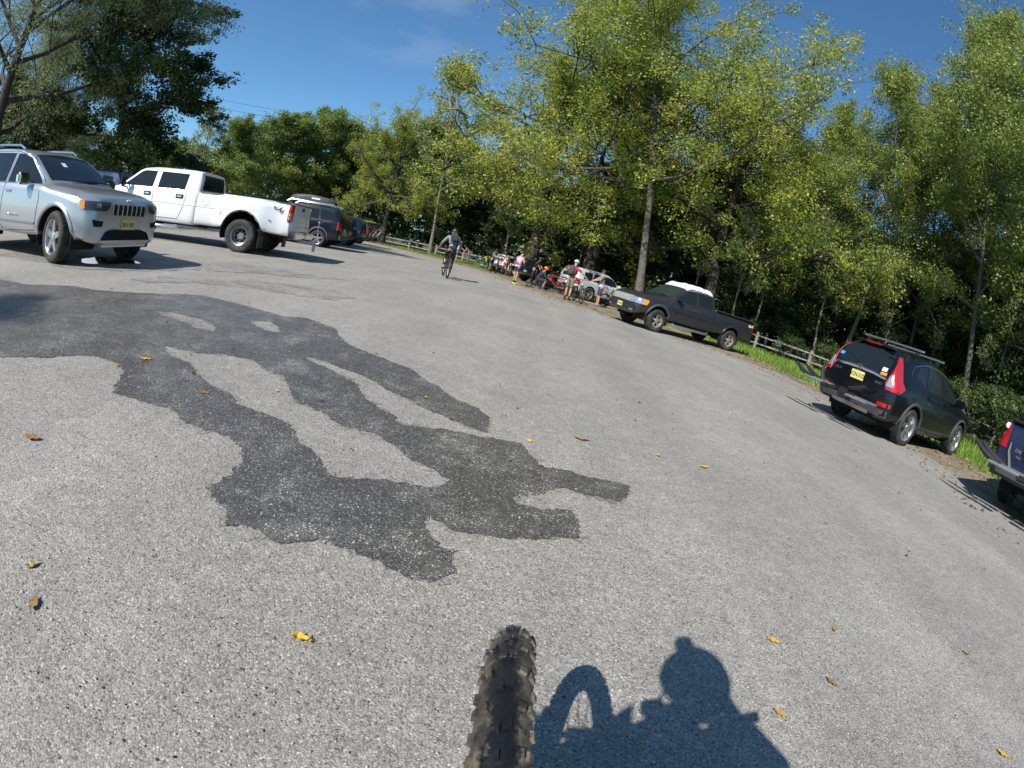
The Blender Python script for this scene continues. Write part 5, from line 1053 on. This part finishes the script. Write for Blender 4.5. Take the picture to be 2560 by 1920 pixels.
def grass():
    rs = np.random.RandomState(9); f2 = [(p[0] + 1.5, p[1] + 1.3) for p in fen[:19]]; P = []
    p = np.concatenate([scatter_poly(rs, gr[1:15], None, 26000, (-.25, 8.0)), scatter_poly(rs, fen[::-1][6:], None, 9000, (-1.5, 2.))])
    n = len(p); h = .07 + .16 * rs.random(n); a = rs.random(n) * 6.28; w = .012 + .012 * rs.random(n); z = np.zeros(n) - .01; lean = rs.normal(size=(n, 2)) * .06
    b0 = np.stack([p[:, 0] - w * np.cos(a), p[:, 1] - w * np.sin(a), z], 1); b1 = np.stack([p[:, 0] + w * np.cos(a), p[:, 1] + w * np.sin(a), z], 1)
    t0 = np.stack([p[:, 0] + lean[:, 0] + w * .25 * np.cos(a), p[:, 1] + lean[:, 1] + w * .25 * np.sin(a), h], 1); t1 = np.stack([p[:, 0] + lean[:, 0] - w * .25 * np.cos(a), p[:, 1] + lean[:, 1] - w * .25 * np.sin(a), h], 1)
    m = leaf_mat('grass_blades', [(0, (.08, .17, .018)), (1, (.34, .40, .08)), (.5, (.16, .29, .03))], trans=.4)
    tag(link('grass', quads_mesh('grass', np.stack([b0, b1, t0, t1], 1)), m, None, 0), 'bright green grass growing along both sides of the split rail fence', 'grass', kind='stuff')
grass()
# fence
def fence():
    t = thing('split_rail_fence', 'weathered grey split rail fence running behind the parked cars and people', 'fence', (fen[8][0], fen[8][1], 0)); o = Vector((fen[8][0], fen[8][1], 0)); r = random.Random(2)
    m = noisy('weathered_wood', (.27, .24, .20), .9, .3, 14, bump=.4, dirt=(.12, .105, .085), dscale=6)
    for i, p in enumerate(fen):
        q = Vector((p[0], p[1], 0)) - o; ln = Vector((r.uniform(-.04, .04), r.uniform(-.04, .04), 0)); hh = 1.02 + r.uniform(-.04, .06)
        mb = MB(); s = .085; pts = [(-s, -s * .6), (s * .9, -s * .8), (s, s * .5), (-s * .7, s * .8)]
        mb.add([q + Vector((a, b, -.15)) for a, b in pts] + [q + ln * .5 + Vector((a * .95, b * .95, .6)) for a, b in pts] + [q + ln + Vector((a * .8, b * .8, hh + r.uniform(-.03, .03))) for a, b in pts],
               [(0, 1, 5, 4), (1, 2, 6, 5), (2, 3, 7, 6), (3, 0, 4, 7), (4, 5, 9, 8), (5, 6, 10, 9), (6, 7, 11, 10), (7, 4, 8, 11), (8, 9, 10, 11)])
        mb.build('post', m, t, 0)
        if i < len(fen) - 1:
            q2 = Vector((fen[i + 1][0], fen[i + 1][1], 0)) - o
            for h in (.80, .38):
                a = q + Vector((0, 0, h + r.uniform(-.03, .03))); b = q2 + Vector((0, 0, h + r.uniform(-.03, .03))); d = (b - a).normalized(); sd = d.cross(Vector((0, 0, 1)))
                pts = [a - d * .12 + Vector((0, 0, 0)), a.lerp(b, .35) + Vector((0, 0, r.uniform(-.02, .03))), a.lerp(b, .7) + sd * r.uniform(-.02, .02), b + d * .12]
                MB().tube(pts, [.035, .058, .055, .035], 5).build('rail', m, t, 20)
fence()
# individual fallen leaves
def leaf(label, x, y, L, col, a, curl=.4):
    n = 7; vs = []; fs = []
    for i in range(n):
        u = i / (n - 1); w = L * .26 * math.sin(pi * min(.98, u * .95 + .04)) ** .8; xx = (u - .5) * L
        for s in (-1, 0, 1):
            z = .006 + L * .16 * curl * (u - .5) ** 2 * 4 + abs(s) * w * .5 * curl + .004 * sin(i * 2.3 + s); q = Vector((xx, s * w * (1 + .15 * sin(i * 3.1)), z)); vs.append(q)
    for i in range(n - 1):
        for s in (0, 1): fs.append((i * 3 + s, (i + 1) * 3 + s, (i + 1) * 3 + s + 1, i * 3 + s + 1))
    mb = MB().add(vs, fs).tube([(L * .45, 0, .012), (L * .72, L * .06, .008)], .0012, 4)
    o = mb.build('fallen_leaf', noisy('leaf_%.2f_%.2f' % (col[0], col[1]), col, .7, .25, 60, dirt=(col[0] * .45, col[1] * .4, col[2]), dscale=45), None, 50)
    o.location = (x, y, .002); o.rotation_euler = (0, 0, a); tag(o, label, 'leaf')
Y = (.58, .38, .03); BR = (.26, .16, .06); OL = (.30, .25, .06)
for a in [('yellow curled leaf lying left of the bicycle tyre', -.40, .91, .055, Y, .1, .9), ('small yellow leaf fragment touching the curled leaf left of the tyre', -.375, .915, .028, Y, 2.0, .8),
          ('brown leaf at the lower left, nearer the camera of the two there', -1.14, .56, .06, BR, 2.1), ('olive brown leaf at the lower left, farther from the camera of the two there', -1.28, .67, .05, OL, 1.2),
          ('bright yellow leaf above the shadow of the handlebar', 1.23, 1.32, .055, Y, -.5), ('tan leaf right beside the shadow of the helmet and handlebar end', 1.09, .93, .05, (.42, .28, .06), -.9),
          ('brown leaf right of the bright yellow one', 1.41, 1.08, .055, BR, -1.1), ('orange yellow leaf in mid lot right of the wet fingers', 1.54, 3.26, .075, Y, .3), ('pale orange leaf left of the orange yellow leaf in mid lot', 1.17, 3.29, .06, (.5, .28, .08), 1.2),
          ('tan curled leaf beyond the tip of the wet patch', .57, 3.25, .11, (.36, .24, .10), .1), ('yellow leaf at the bottom right corner', 2.14, .55, .06, Y, -1.), ('yellow leaf in the dark wet patch at the left', -2.47, 2.51, .08, Y, .5),
          ('brown leaf on dry gravel below the wet patch at the left', -2.02, 1.22, .09, BR, .4), ('faint tan leaf far right on the lot', 2.51, 1.21, .05, OL, 2.), ('thin brown leaf on the right part of the lot', 1.63, 1.42, .045, BR, .9), ('rust brown leaf inside the wet patch', -1.75, 2.30, .07, (.32, .14, .04), .2)]: leaf(*a)

# ---------------------------------------------------------------- vehicles
silver_suv(); white_pickup(); grey_pickup(); black_crossover(); blue_pickup()
P_nav = paint('navy_paint', (.003, .005, .013), .0, .3, .1, .5); P_blk = paint('far_black_paint', (.008, .009, .010), .1, .3, .1, .5); P_dgr = paint('far_grey_paint', (.05, .055, .06), .4, .3); P_blu = paint('far_blue_paint', (.012, .035, .09), .3, .3); P_sil = paint('far_silver_paint', (.60, .62, .64), .25, .3); P_wht = paint('far_white_paint', (.7, .7, .7))
t, c = simple_car('dark navy wagon with grey lower trim and a roof box, behind the white pickup', 'suv', (-9.85, 20.6, 0), 3.34, P_nav, L=5.0, W=.96, H=1.82, belt=1.18, wb=2.95)
c.flare(0, .38, .44, M_grey, r=.05); c.both([(.5, .42), (2.5, .42), (2.5, .6), (.5, .6)], M_grey, 'sill_cladding'); c.panel([(-.9, .42), (.9, .42), (.9, .62), (-.9, .62)], 'B', M_grey, 'bumper_cladding', off=.01)
for g in (1, -1): MB().tube([(-.5, g * .66, 1.80), (-.4, g * .66, 1.89), (1.6, g * .66, 1.90), (1.8, g * .66, 1.79)], .03, 8).build('roof_rail', M_alloy, t)
mb = MB().ell((0, 0, 0), (1.15, .42, .34), 20, 8, -.05); mb.v = [(x if abs(x) < .9 else x, max(-.38, min(.38, y * 1.2)), min(z, .26 - abs(x) * .06)) for x, y, z in mb.v]; mb.box((0, 0, -.03), (2.2, .72, .06), bev=.03)
b = mb.build('roof_box', M_grey, None, 50); tag(b, 'dark grey roof box with a white name strip on top of the navy wagon', 'roof box'); b.location = t.location + Vector((-.75, -.15, 1.97)); b.rotation_euler = (0, 0, 3.34)
MB().box((-.2, .385, .10), (.4, .012, .07)).build('name_strip', M_white, b)
simple_car('dark blue tall wagon glimpsed between the silver SUV and the white pickup hood', 'suv', (-16.6, 13.9, 0), 3.36, P_blu, L=5.0, W=.98, H=1.98, belt=1.22, wb=3.0)
simple_car('black SUV with chrome wheels parked next beyond the navy wagon with the roof box', 'suv', (-11.0, 24.1, 0), 3.34, P_blk, W=.95, H=1.72)
simple_car('dark grey SUV with bright red tail lamp, second beyond the navy wagon', 'suv', (-11.5, 27.5, 0), 3.34, P_dgr, W=.95, H=1.74)
t, c = simple_car('grey wagon with a pale flat roof and bikes hung behind it', 'suv', (-13.6, 34.4, 0), 3.3, P_dgr, W=.95, H=1.66)
MB().box((-.1, 0, 1.72), (2.4, 1.7, .05), bev=.02).build('roof_cover', noisy('pale_cover', (.35, .34, .3), .7, .2), t)
simple_car('black boxy SUV with a red bike across its tail at the far end', 'suv', (-17.6, 48.0, 0), 1.85, P_blk, L=4.3, W=.92, H=1.85, belt=1.15, wb=2.6)
simple_car('black wagon parked behind the kneeling person with the orange helmet', 'car', (-.3, 31.6, 0), .85, P_blk, L=4.4, W=.9, H=1.45, belt=.92, wb=2.65, kind='car')
simple_car('small white car mostly hidden behind the bikers by the thick trunk', 'car', (-2.7, 37.0, 0), .95, P_wht, L=4.0, W=.86, H=1.45, belt=.9, wb=2.5, kind='car')
t, c = simple_car('silver crossover parked behind the man in the red shirt', 'suv', (2.28, 26.75, 0), .61, P_sil, L=4.7, W=.93, H=1.68, belt=1.05, wb=2.75)
for ch in t.children:
    if ch.name.startswith('number_plate'): ch.data.materials.clear(); ch.data.materials.append(M_platew)
# overhead cables
cb = thing('overhead_cables', 'thin overhead cables crossing the sky gap left of the broad maple', 'cables', (-32, 30, 0))
for k in range(3):
    P = []
    for i in range(13):
        u = i / 12; p = Vector((-46 + 34 * u, 24 + 26 * u, 11.6 - k * .75 - 4.2 * u * (1 - u))); P.append(p - cb.location)
    MB().tube(P, .013, 4).build('cable', M_black, cb)

# ---------------------------------------------------------------- bikes and people
fr_blk = mat('bike_black', (.02, .02, .022), .3, 0, .6); fr_red = mat('bike_red', (.45, .02, .02), .3, 0, .6); fr_grn = mat('bike_green', (.03, .35, .16), .35, 0, .5); fr_blu = mat('bike_blue', (.03, .10, .30), .35, 0, .5); fr_wht = mat('bike_white', (.6, .6, .6), .35, 0, .5)
gx = noisy('mesh_tee', (.15, .16, .175), .85, .25, 10)
# moving cyclist
bike('black mountain bike ridden by the cyclist in the grey long sleeved top', (-3.06, 16.63, 0), radians(109), fr_blk)
person('cyclist in grey long sleeved top and dark backpack riding away', (-3.06, 16.63, 0), radians(109), (.20, .21, .225), (.02, .02, .023), lean=.62, pel=(.17, 0, 1.07), hands=[(.74, .36, 1.06), (.74, -.36, 1.06)],
       feet=[(.36, .14, .36), (.52, -.14, .20)], head=.15, helmet=(.02, .02, .022), sleeve=1.4, leg=1.5, backpack=(.035, .037, .045))
# man with pink bag
def jersey():
    m = mat('striped_jersey', (.6, .5, .55), .8); N, L, b = nt(m); tc = N.new('ShaderNodeTexCoord'); w = N.new('ShaderNodeTexWave'); w.bands_direction = 'Z'; w.inputs['Scale'].default_value = 9; L.new(tc.outputs['Object'], w.inputs[0])
    cr = N.new('ShaderNodeValToRGB'); cr.color_ramp.elements[0].color = (.42, .14, .26, 1); cr.color_ramp.elements[1].color = (.68, .58, .64, 1); cr.color_ramp.elements[0].position = .35; cr.color_ramp.elements[1].position = .55; L.new(w.outputs[0], cr.inputs[0]); L.new(cr.outputs[0], b.inputs[0]); return m
t = person('rider in pink striped jersey and yellow shoes standing with head bowed before the thick trunk', (-1.12, 24.34, 0), radians(48), jersey(), (.03, .03, .06), shoes=(.75, .78, .02), lean=.14, head=.55, hair=(.03, .02, .015), hands=[(.30, .16, 1.08), (.28, -.16, 1.08)],
       sleeve=.55, leg=.7, socks=(.02, .02, .02), hem=(.6, .5, .56), feet=[(.04, .10, .08), (-.05, -.11, .08)], scale=.98)
MB().box((-.13, 0, 1.07), (.12, .30, .15), bev=.05).build('waist_pack', mat('magenta_pack', (.75, .03, .18), .6), t)
# red shirt
person('man in red shirt with dark backpack, khaki shorts and white helmet holding a bike', (1.42, 21.6, 0), radians(66), (.50, .05, .075), (.17, .15, .10), shoes=(.05, .03, .035), lean=.16, head=.32, helmet=(.62, .64, .64), hands=[(.34, .30, 1.12), (.28, -.62, 1.02)], sleeve=.75, leg=.95,
       backpack=(.06, .055, .055), socks=(.03, .03, .03), feet=[(.02, .10, .08), (-.02, -.10, .08)], scale=1.06)
bike('black mountain bike held upright beside the man in the red shirt', (1.80, 22.45, 0), radians(-78), fr_blk, lean=.05, scale=1.04)
# grey tee man
person('man in grey tee and long dark shorts standing sideways by the silver crossover', (3.0, 23.2, 0), radians(188), (.15, .165, .19), (.045, .045, .055), shoes=(.16, .15, .17), lean=.05, head=.12, hair=(.035, .025, .02), hands=[(.46, .12, 1.12), (.50, -.12, 1.06)], sleeve=.65, leg=1.0, hem=(.45, .46, .48), scale=1.02)
# kneeling
person('kneeling rider in navy with an orange helmet working on the red bike', (-.05, 25.1, 0), radians(12), (.02, .024, .05), (.03, .035, .07), shoes=(.12, .10, .07), lean=.55, pel=(0, 0, .52), head=.3, helmet=(.85, .16, .02), hands=[(.62, .10, .66), (.60, -.22, .60)], feet=[(-.42, .12, .10), (.36, -.13, .08)],
       sleeve=1.4, leg=.9, socks=(.10, .11, .13), skin_m=M_skin2)
person('man in black shirt leaning over behind the kneeling rider', (-.35, 28.4, 0), radians(-20), (.012, .012, .014), (.02, .02, .022), lean=.35, head=.3, hair=(.18, .15, .13), hands=[(.5, .2, .95), (.5, -.2, .9)], sleeve=.7, leg=1.5)
bike('red framed bike standing in front of the kneeling rider', (1.42, 25.75, 0), radians(172), fr_red, lean=-.12)
bike('black bike leaning between the red bike and the silver crossover', (1.55, 26.05, 0), radians(186), fr_blk, lean=.15)
bike('black bike parked between the silver crossover and the nose of the charcoal pickup', (4.55, 24.0, 0), radians(165), fr_blk, lean=-.12)
# group of two with bikes
person('man in grey tee and navy shorts bent over his bike', (-3.45, 34.4, 0), radians(-35), gx, (.03, .04, .12), lean=.35, head=.3, hair=(.02, .02, .02), hands=[(.55, .22, 1.0), (.55, -.16, 1.0)], sleeve=.5, leg=.85, socks=(.02, .02, .02))
person('person in pale tank top bent forward beside the man in navy shorts', (-2.3, 34.9, 0), radians(-150), (.42, .40, .38), (.02, .02, .025), lean=.55, head=.5, helmet=(.03, .03, .035), hands=[(.5, .2, .95), (.5, -.2, .95)], sleeve=.3, leg=.9)
bike('dark mountain bike facing the camera before the man in navy shorts', (-2.95, 34.4, 0), radians(-88), fr_blk)
bike('dark mountain bike facing the camera before the person in pale tank top', (-2.25, 34.2, 0), radians(-76), fr_blk)
bike('white bike tilted behind the pair of dark bikes', (-1.55, 34.9, 0), radians(150), fr_wht, lean=.3)
# far group
person('rider with white helmet and blue shorts reaching right by the far fence', (-6.95, 40.0, 0), radians(10), (.30, .36, .46), (.03, .05, .20), lean=.12, helmet=(.75, .75, .74), hands=[(.5, .15, 1.1), (.52, -.15, 1.0)], sleeve=.5, leg=.8)
person('shirtless tanned man bending down beside the rider with the white helmet', (-6.0, 40.3, 0), radians(190), (.3, .2, .1), (.13, .13, .12), lean=.75, head=.7, hair=(.03, .02, .02), hands=[(.45, .2, .62), (.45, -.2, .62)], leg=1.3, shirtless=True, skin_m=M_skin2)
bike('green and blue bike standing upside down on its saddle by the far fence', (-5.15, 40.6, 0), radians(-12), fr_grn, flip=True)
o = person('person in bright yellow top crouching behind the upside down bike', (-4.55, 41.3, 0), radians(-90), (.62, .72, .03), (.03, .05, .15), pel=(0, 0, .52), lean=.3, head=.3, hair=(.04, .03, .02), hands=[(.5, .15, .7), (.5, -.15, .7)], feet=[(.15, .12, .08), (-.2, -.12, .10)])
# bikes carried at the far end of the left row
bike('red bike carried across the tail of the boxy black SUV', (-17.7, 46.55, .42), radians(10), fr_red)
bike('bike with red frame hung behind the wagon with the pale flat roof', (-12.35, 33.5, .45), radians(75), fr_red)
bike('white bike hung outside the red framed bike on the end wagon', (-12.05, 33.4, .40), radians(75), fr_wht)

# ---------------------------------------------------------------- the rider who carries the camera
LR = .243637; hC = 1.08378
upv = Vector((-sin(LR), 0, cos(LR))); fw = Vector((-.01, 1, 0)).normalized(); lf = upv.cross(fw).normalized(); fw = lf.cross(upv).normalized()
cf = Vector((.240, .275, 0)); RW = .37; org = cf - fw * 1.15
Mb = Matrix((fw, lf, upv)).transposed().to_4x4(); Mb.translation = org
def mud():
    m = mat('muddy_tread', (.02, .02, .02), .3); N, L, b = nt(m); tc = N.new('ShaderNodeTexCoord'); sp = N.new('ShaderNodeSeparateXYZ'); L.new(tc.outputs['Object'], sp.inputs[0])
    ab = N.new('ShaderNodeMath'); ab.operation = 'ABSOLUTE'; L.new(sp.outputs['Y'], ab.inputs[0])
    n = N.new('ShaderNodeTexNoise'); n.inputs['Scale'].default_value = 38; n.inputs['Detail'].default_value = 8; n.inputs['Roughness'].default_value = .7; L.new(tc.outputs['Object'], n.inputs['Vector'])
    s1 = N.new('ShaderNodeMapRange'); s1.inputs[1].default_value = .004; s1.inputs[2].default_value = .030; s1.inputs[3].default_value = -.16; s1.inputs[4].default_value = .14; L.new(ab.outputs[0], s1.inputs[0])
    ad = N.new('ShaderNodeMath'); ad.operation = 'ADD'; L.new(s1.outputs[0], ad.inputs[0]); L.new(n.outputs['Fac'], ad.inputs[1])
    r = N.new('ShaderNodeMapRange'); r.inputs[1].default_value = .42; r.inputs[2].default_value = .56; L.new(ad.outputs[0], r.inputs[0])
    n2 = N.new('ShaderNodeTexNoise'); n2.inputs['Scale'].default_value = 14; n2.inputs['Detail'].default_value = 6; L.new(tc.outputs['Object'], n2.inputs['Vector'])
    cr = N.new('ShaderNodeValToRGB'); cr.color_ramp.elements[0].position = .35; cr.color_ramp.elements[1].position = .7; cr.color_ramp.elements[0].color = (.045, .04, .032, 1); cr.color_ramp.elements[1].color = (.22, .19, .13, 1); L.new(n2.outputs['Fac'], cr.inputs[0])
    mx = N.new('ShaderNodeMix'); mx.data_type = 'RGBA'; mx.inputs[6].default_value = (.010, .010, .012, 1); L.new(r.outputs[0], mx.inputs[0]); L.new(cr.outputs[0], mx.inputs[7]); L.new(mx.outputs[2], b.inputs['Base Color'])
    rr_ = N.new('ShaderNodeMapRange'); rr_.inputs[3].default_value = .07; rr_.inputs[4].default_value = .5; L.new(r.outputs[0], rr_.inputs[0]); L.new(rr_.outputs[0], b.inputs['Roughness'])
    bp = N.new('ShaderNodeBump'); bp.inputs['Strength'].default_value = 1; bp.inputs['Distance'].default_value = .005; L.new(n.outputs['Fac'], bp.inputs['Height']); L.new(bp.outputs[0], b.inputs['Normal']); return m
nb_ = bike('near mountain bike whose muddy knobby front tyre fills the bottom centre', (0, 0, 0), 0, fr_blk, R=RW, tw=.064, wb=1.15, barz=1.075, tyre_m=mud(), knobs=True, M=Mb, barw=.365, steer=-.0, hxo=.41)
# camera on the handlebar, just behind the lens, its mount, and an unseen block added to widen their shadow
cw = Mb.inverted() @ Vector((0, 0, hC))
MB().box(cw + Vector((-.055, 0, 0)), (.04, .065, .045), bev=.006).box(cw + Vector((-.13, -.02, -.015)), (.12, .08, .07), bev=.01).tube([cw + Vector((-.09, 0, -.02)), cw + Vector((-.10, 0, -.06))], .015).build('mount_and_shadow_block', M_black, nb_)
inv = Matrix.Rotation(-radians(90), 4, 'Z')
def wl(x, y, z): p = inv @ (Mb @ Vector((x, y, z))); return tuple(p)
hx = 1.15 - .41
person('helmeted rider of the near bike, seen only as a shadow on the lot', (0, 0, 0), radians(90), (.05, .05, .06), (.03, .03, .035), lean=.74, side=0., pel=(-.72, .06, .95), hands=[wl(hx - .01, .28, 1.12), wl(hx - .01, -.28, 1.12)],
       feet=[wl(.52, .14, .30), wl(.34, -.14, .46)], head=.1, helmet=(.05, .05, .06), sleeve=1.4, leg=.95, backpack=(.03, .03, .035), hscale=1.12, bulk=1.35, lamp=True)  # unseen helmet box and extra bulk added to fill out the shadow

# ---------------------------------------------------------------- camera, light, sky
cd = bpy.data.cameras.new('camera'); co = bpy.data.objects.new('camera', cd); COL.objects.link(co); S.camera = co
S.render.engine = 'CYCLES'; cd.type = 'PANO'; cd.sensor_width = 36; cd.sensor_height = 27; cd.clip_start = .02; cd.clip_end = 3000
pk = dict(fisheye_polynomial_k0=0, fisheye_polynomial_k1=-1 / 17.137, fisheye_polynomial_k2=0, fisheye_polynomial_k3=0.009889 / 17.137 ** 3, fisheye_polynomial_k4=0, fisheye_fov=pi)
for tgt in (cd, getattr(cd, 'cycles', None)):
    try:
        tgt.panorama_type = 'FISHEYE_LENS_POLYNOMIAL'
        for k, v in pk.items(): setattr(tgt, k, v)
        break
    except Exception as e: print('camera', e)
p_ = .244655; F = Vector((0, cos(p_), -sin(p_))); rt = Vector((1, 0, 0)); up = rt.cross(F); R_ = rt * cos(LR) + up * sin(LR); U_ = -rt * sin(LR) + up * cos(LR)
M = Matrix((R_, U_, -F)).transposed().to_4x4(); M.translation = (0, 0, hC); co.matrix_world = M
SAZ, SEL = 32., 42.5
sd = Vector((-sin(radians(SAZ)) * cos(radians(SEL)), -cos(radians(SAZ)) * cos(radians(SEL)), sin(radians(SEL))))
sl = bpy.data.lights.new('sun', 'SUN'); sl.energy = 4.8; sl.angle = radians(.53); sl.color = (1, .95, .87); so = bpy.data.objects.new('sun', sl); COL.objects.link(so); so.rotation_euler = sd.to_track_quat('Z', 'Y').to_euler()
W = bpy.data.worlds.new('World'); S.world = W; W.use_nodes = True; N = W.node_tree.nodes; L = W.node_tree.links; bg = N['Background']
sk = N.new('ShaderNodeTexSky'); sk.sky_type = 'NISHITA'; sk.sun_disc = False; sk.sun_elevation = radians(SEL); sk.sun_rotation = radians(180 + SAZ); sk.air_density = 1.0; sk.dust_density = .35; sk.ozone_density = 2.2; sk.altitude = 100
tc = N.new('ShaderNodeTexCoord'); mp = N.new('ShaderNodeMapping'); mp.inputs['Scale'].default_value = (1.4, 3.2, 5); mp.inputs['Rotation'].default_value = (0, .3, .5); L.new(tc.outputs['Generated'], mp.inputs[0])
n = N.new('ShaderNodeTexNoise'); n.inputs['Scale'].default_value = 2.6; n.inputs['Detail'].default_value = 7; n.inputs['Roughness'].default_value = .55; L.new(mp.outputs[0], n.inputs['Vector'])
cdir = Vector((sin(radians(-23)) * cos(radians(28)), cos(radians(-23)) * cos(radians(28)), sin(radians(28))))
dt = N.new('ShaderNodeVectorMath'); dt.operation = 'DOT_PRODUCT'; dt.inputs[1].default_value = cdir; L.new(tc.outputs['Generated'], dt.inputs[0])
mr = N.new('ShaderNodeMapRange'); mr.interpolation_type = 'SMOOTHSTEP'; mr.inputs[1].default_value = .982; mr.inputs[2].default_value = 1.0; L.new(dt.outputs['Value'], mr.inputs[0])
m2 = N.new('ShaderNodeMapRange'); m2.inputs[1].default_value = .42; m2.inputs[2].default_value = .72; m2.inputs[4].default_value = .3; L.new(n.outputs['Fac'], m2.inputs[0])
mu = N.new('ShaderNodeMath'); mu.operation = 'MULTIPLY'; L.new(mr.outputs[0], mu.inputs[0]); L.new(m2.outputs[0], mu.inputs[1])
mx = N.new('ShaderNodeMix'); mx.data_type = 'RGBA'; tn = N.new('ShaderNodeMix'); tn.data_type = 'RGBA'; tn.blend_type = 'MULTIPLY'; tn.inputs[0].default_value = 1; tn.inputs[7].default_value = (.64, .97, 1.14, 1); L.new(sk.outputs[0], tn.inputs[6]); L.new(mu.outputs[0], mx.inputs[0]); L.new(tn.outputs[2], mx.inputs[6]); mx.inputs[7].default_value = (5.0, 5.8, 6.8, 1)
L.new(mx.outputs[2], bg.inputs[0]); bg.inputs[1].default_value = .095
S.view_settings.view_transform = 'Standard'; S.view_settings.look = 'None'; S.view_settings.exposure = .5; S.view_settings.gamma = 1
S.cycles.max_bounces = 8; S.cycles.transparent_max_bounces = 8; S.cycles.sample_clamp_indirect = 6
for m in (pA, pA2, pB, pB2, pC, pD, pE, pF, pW, pS):
    if m['label'] == '-': m['label'] = 'tree'
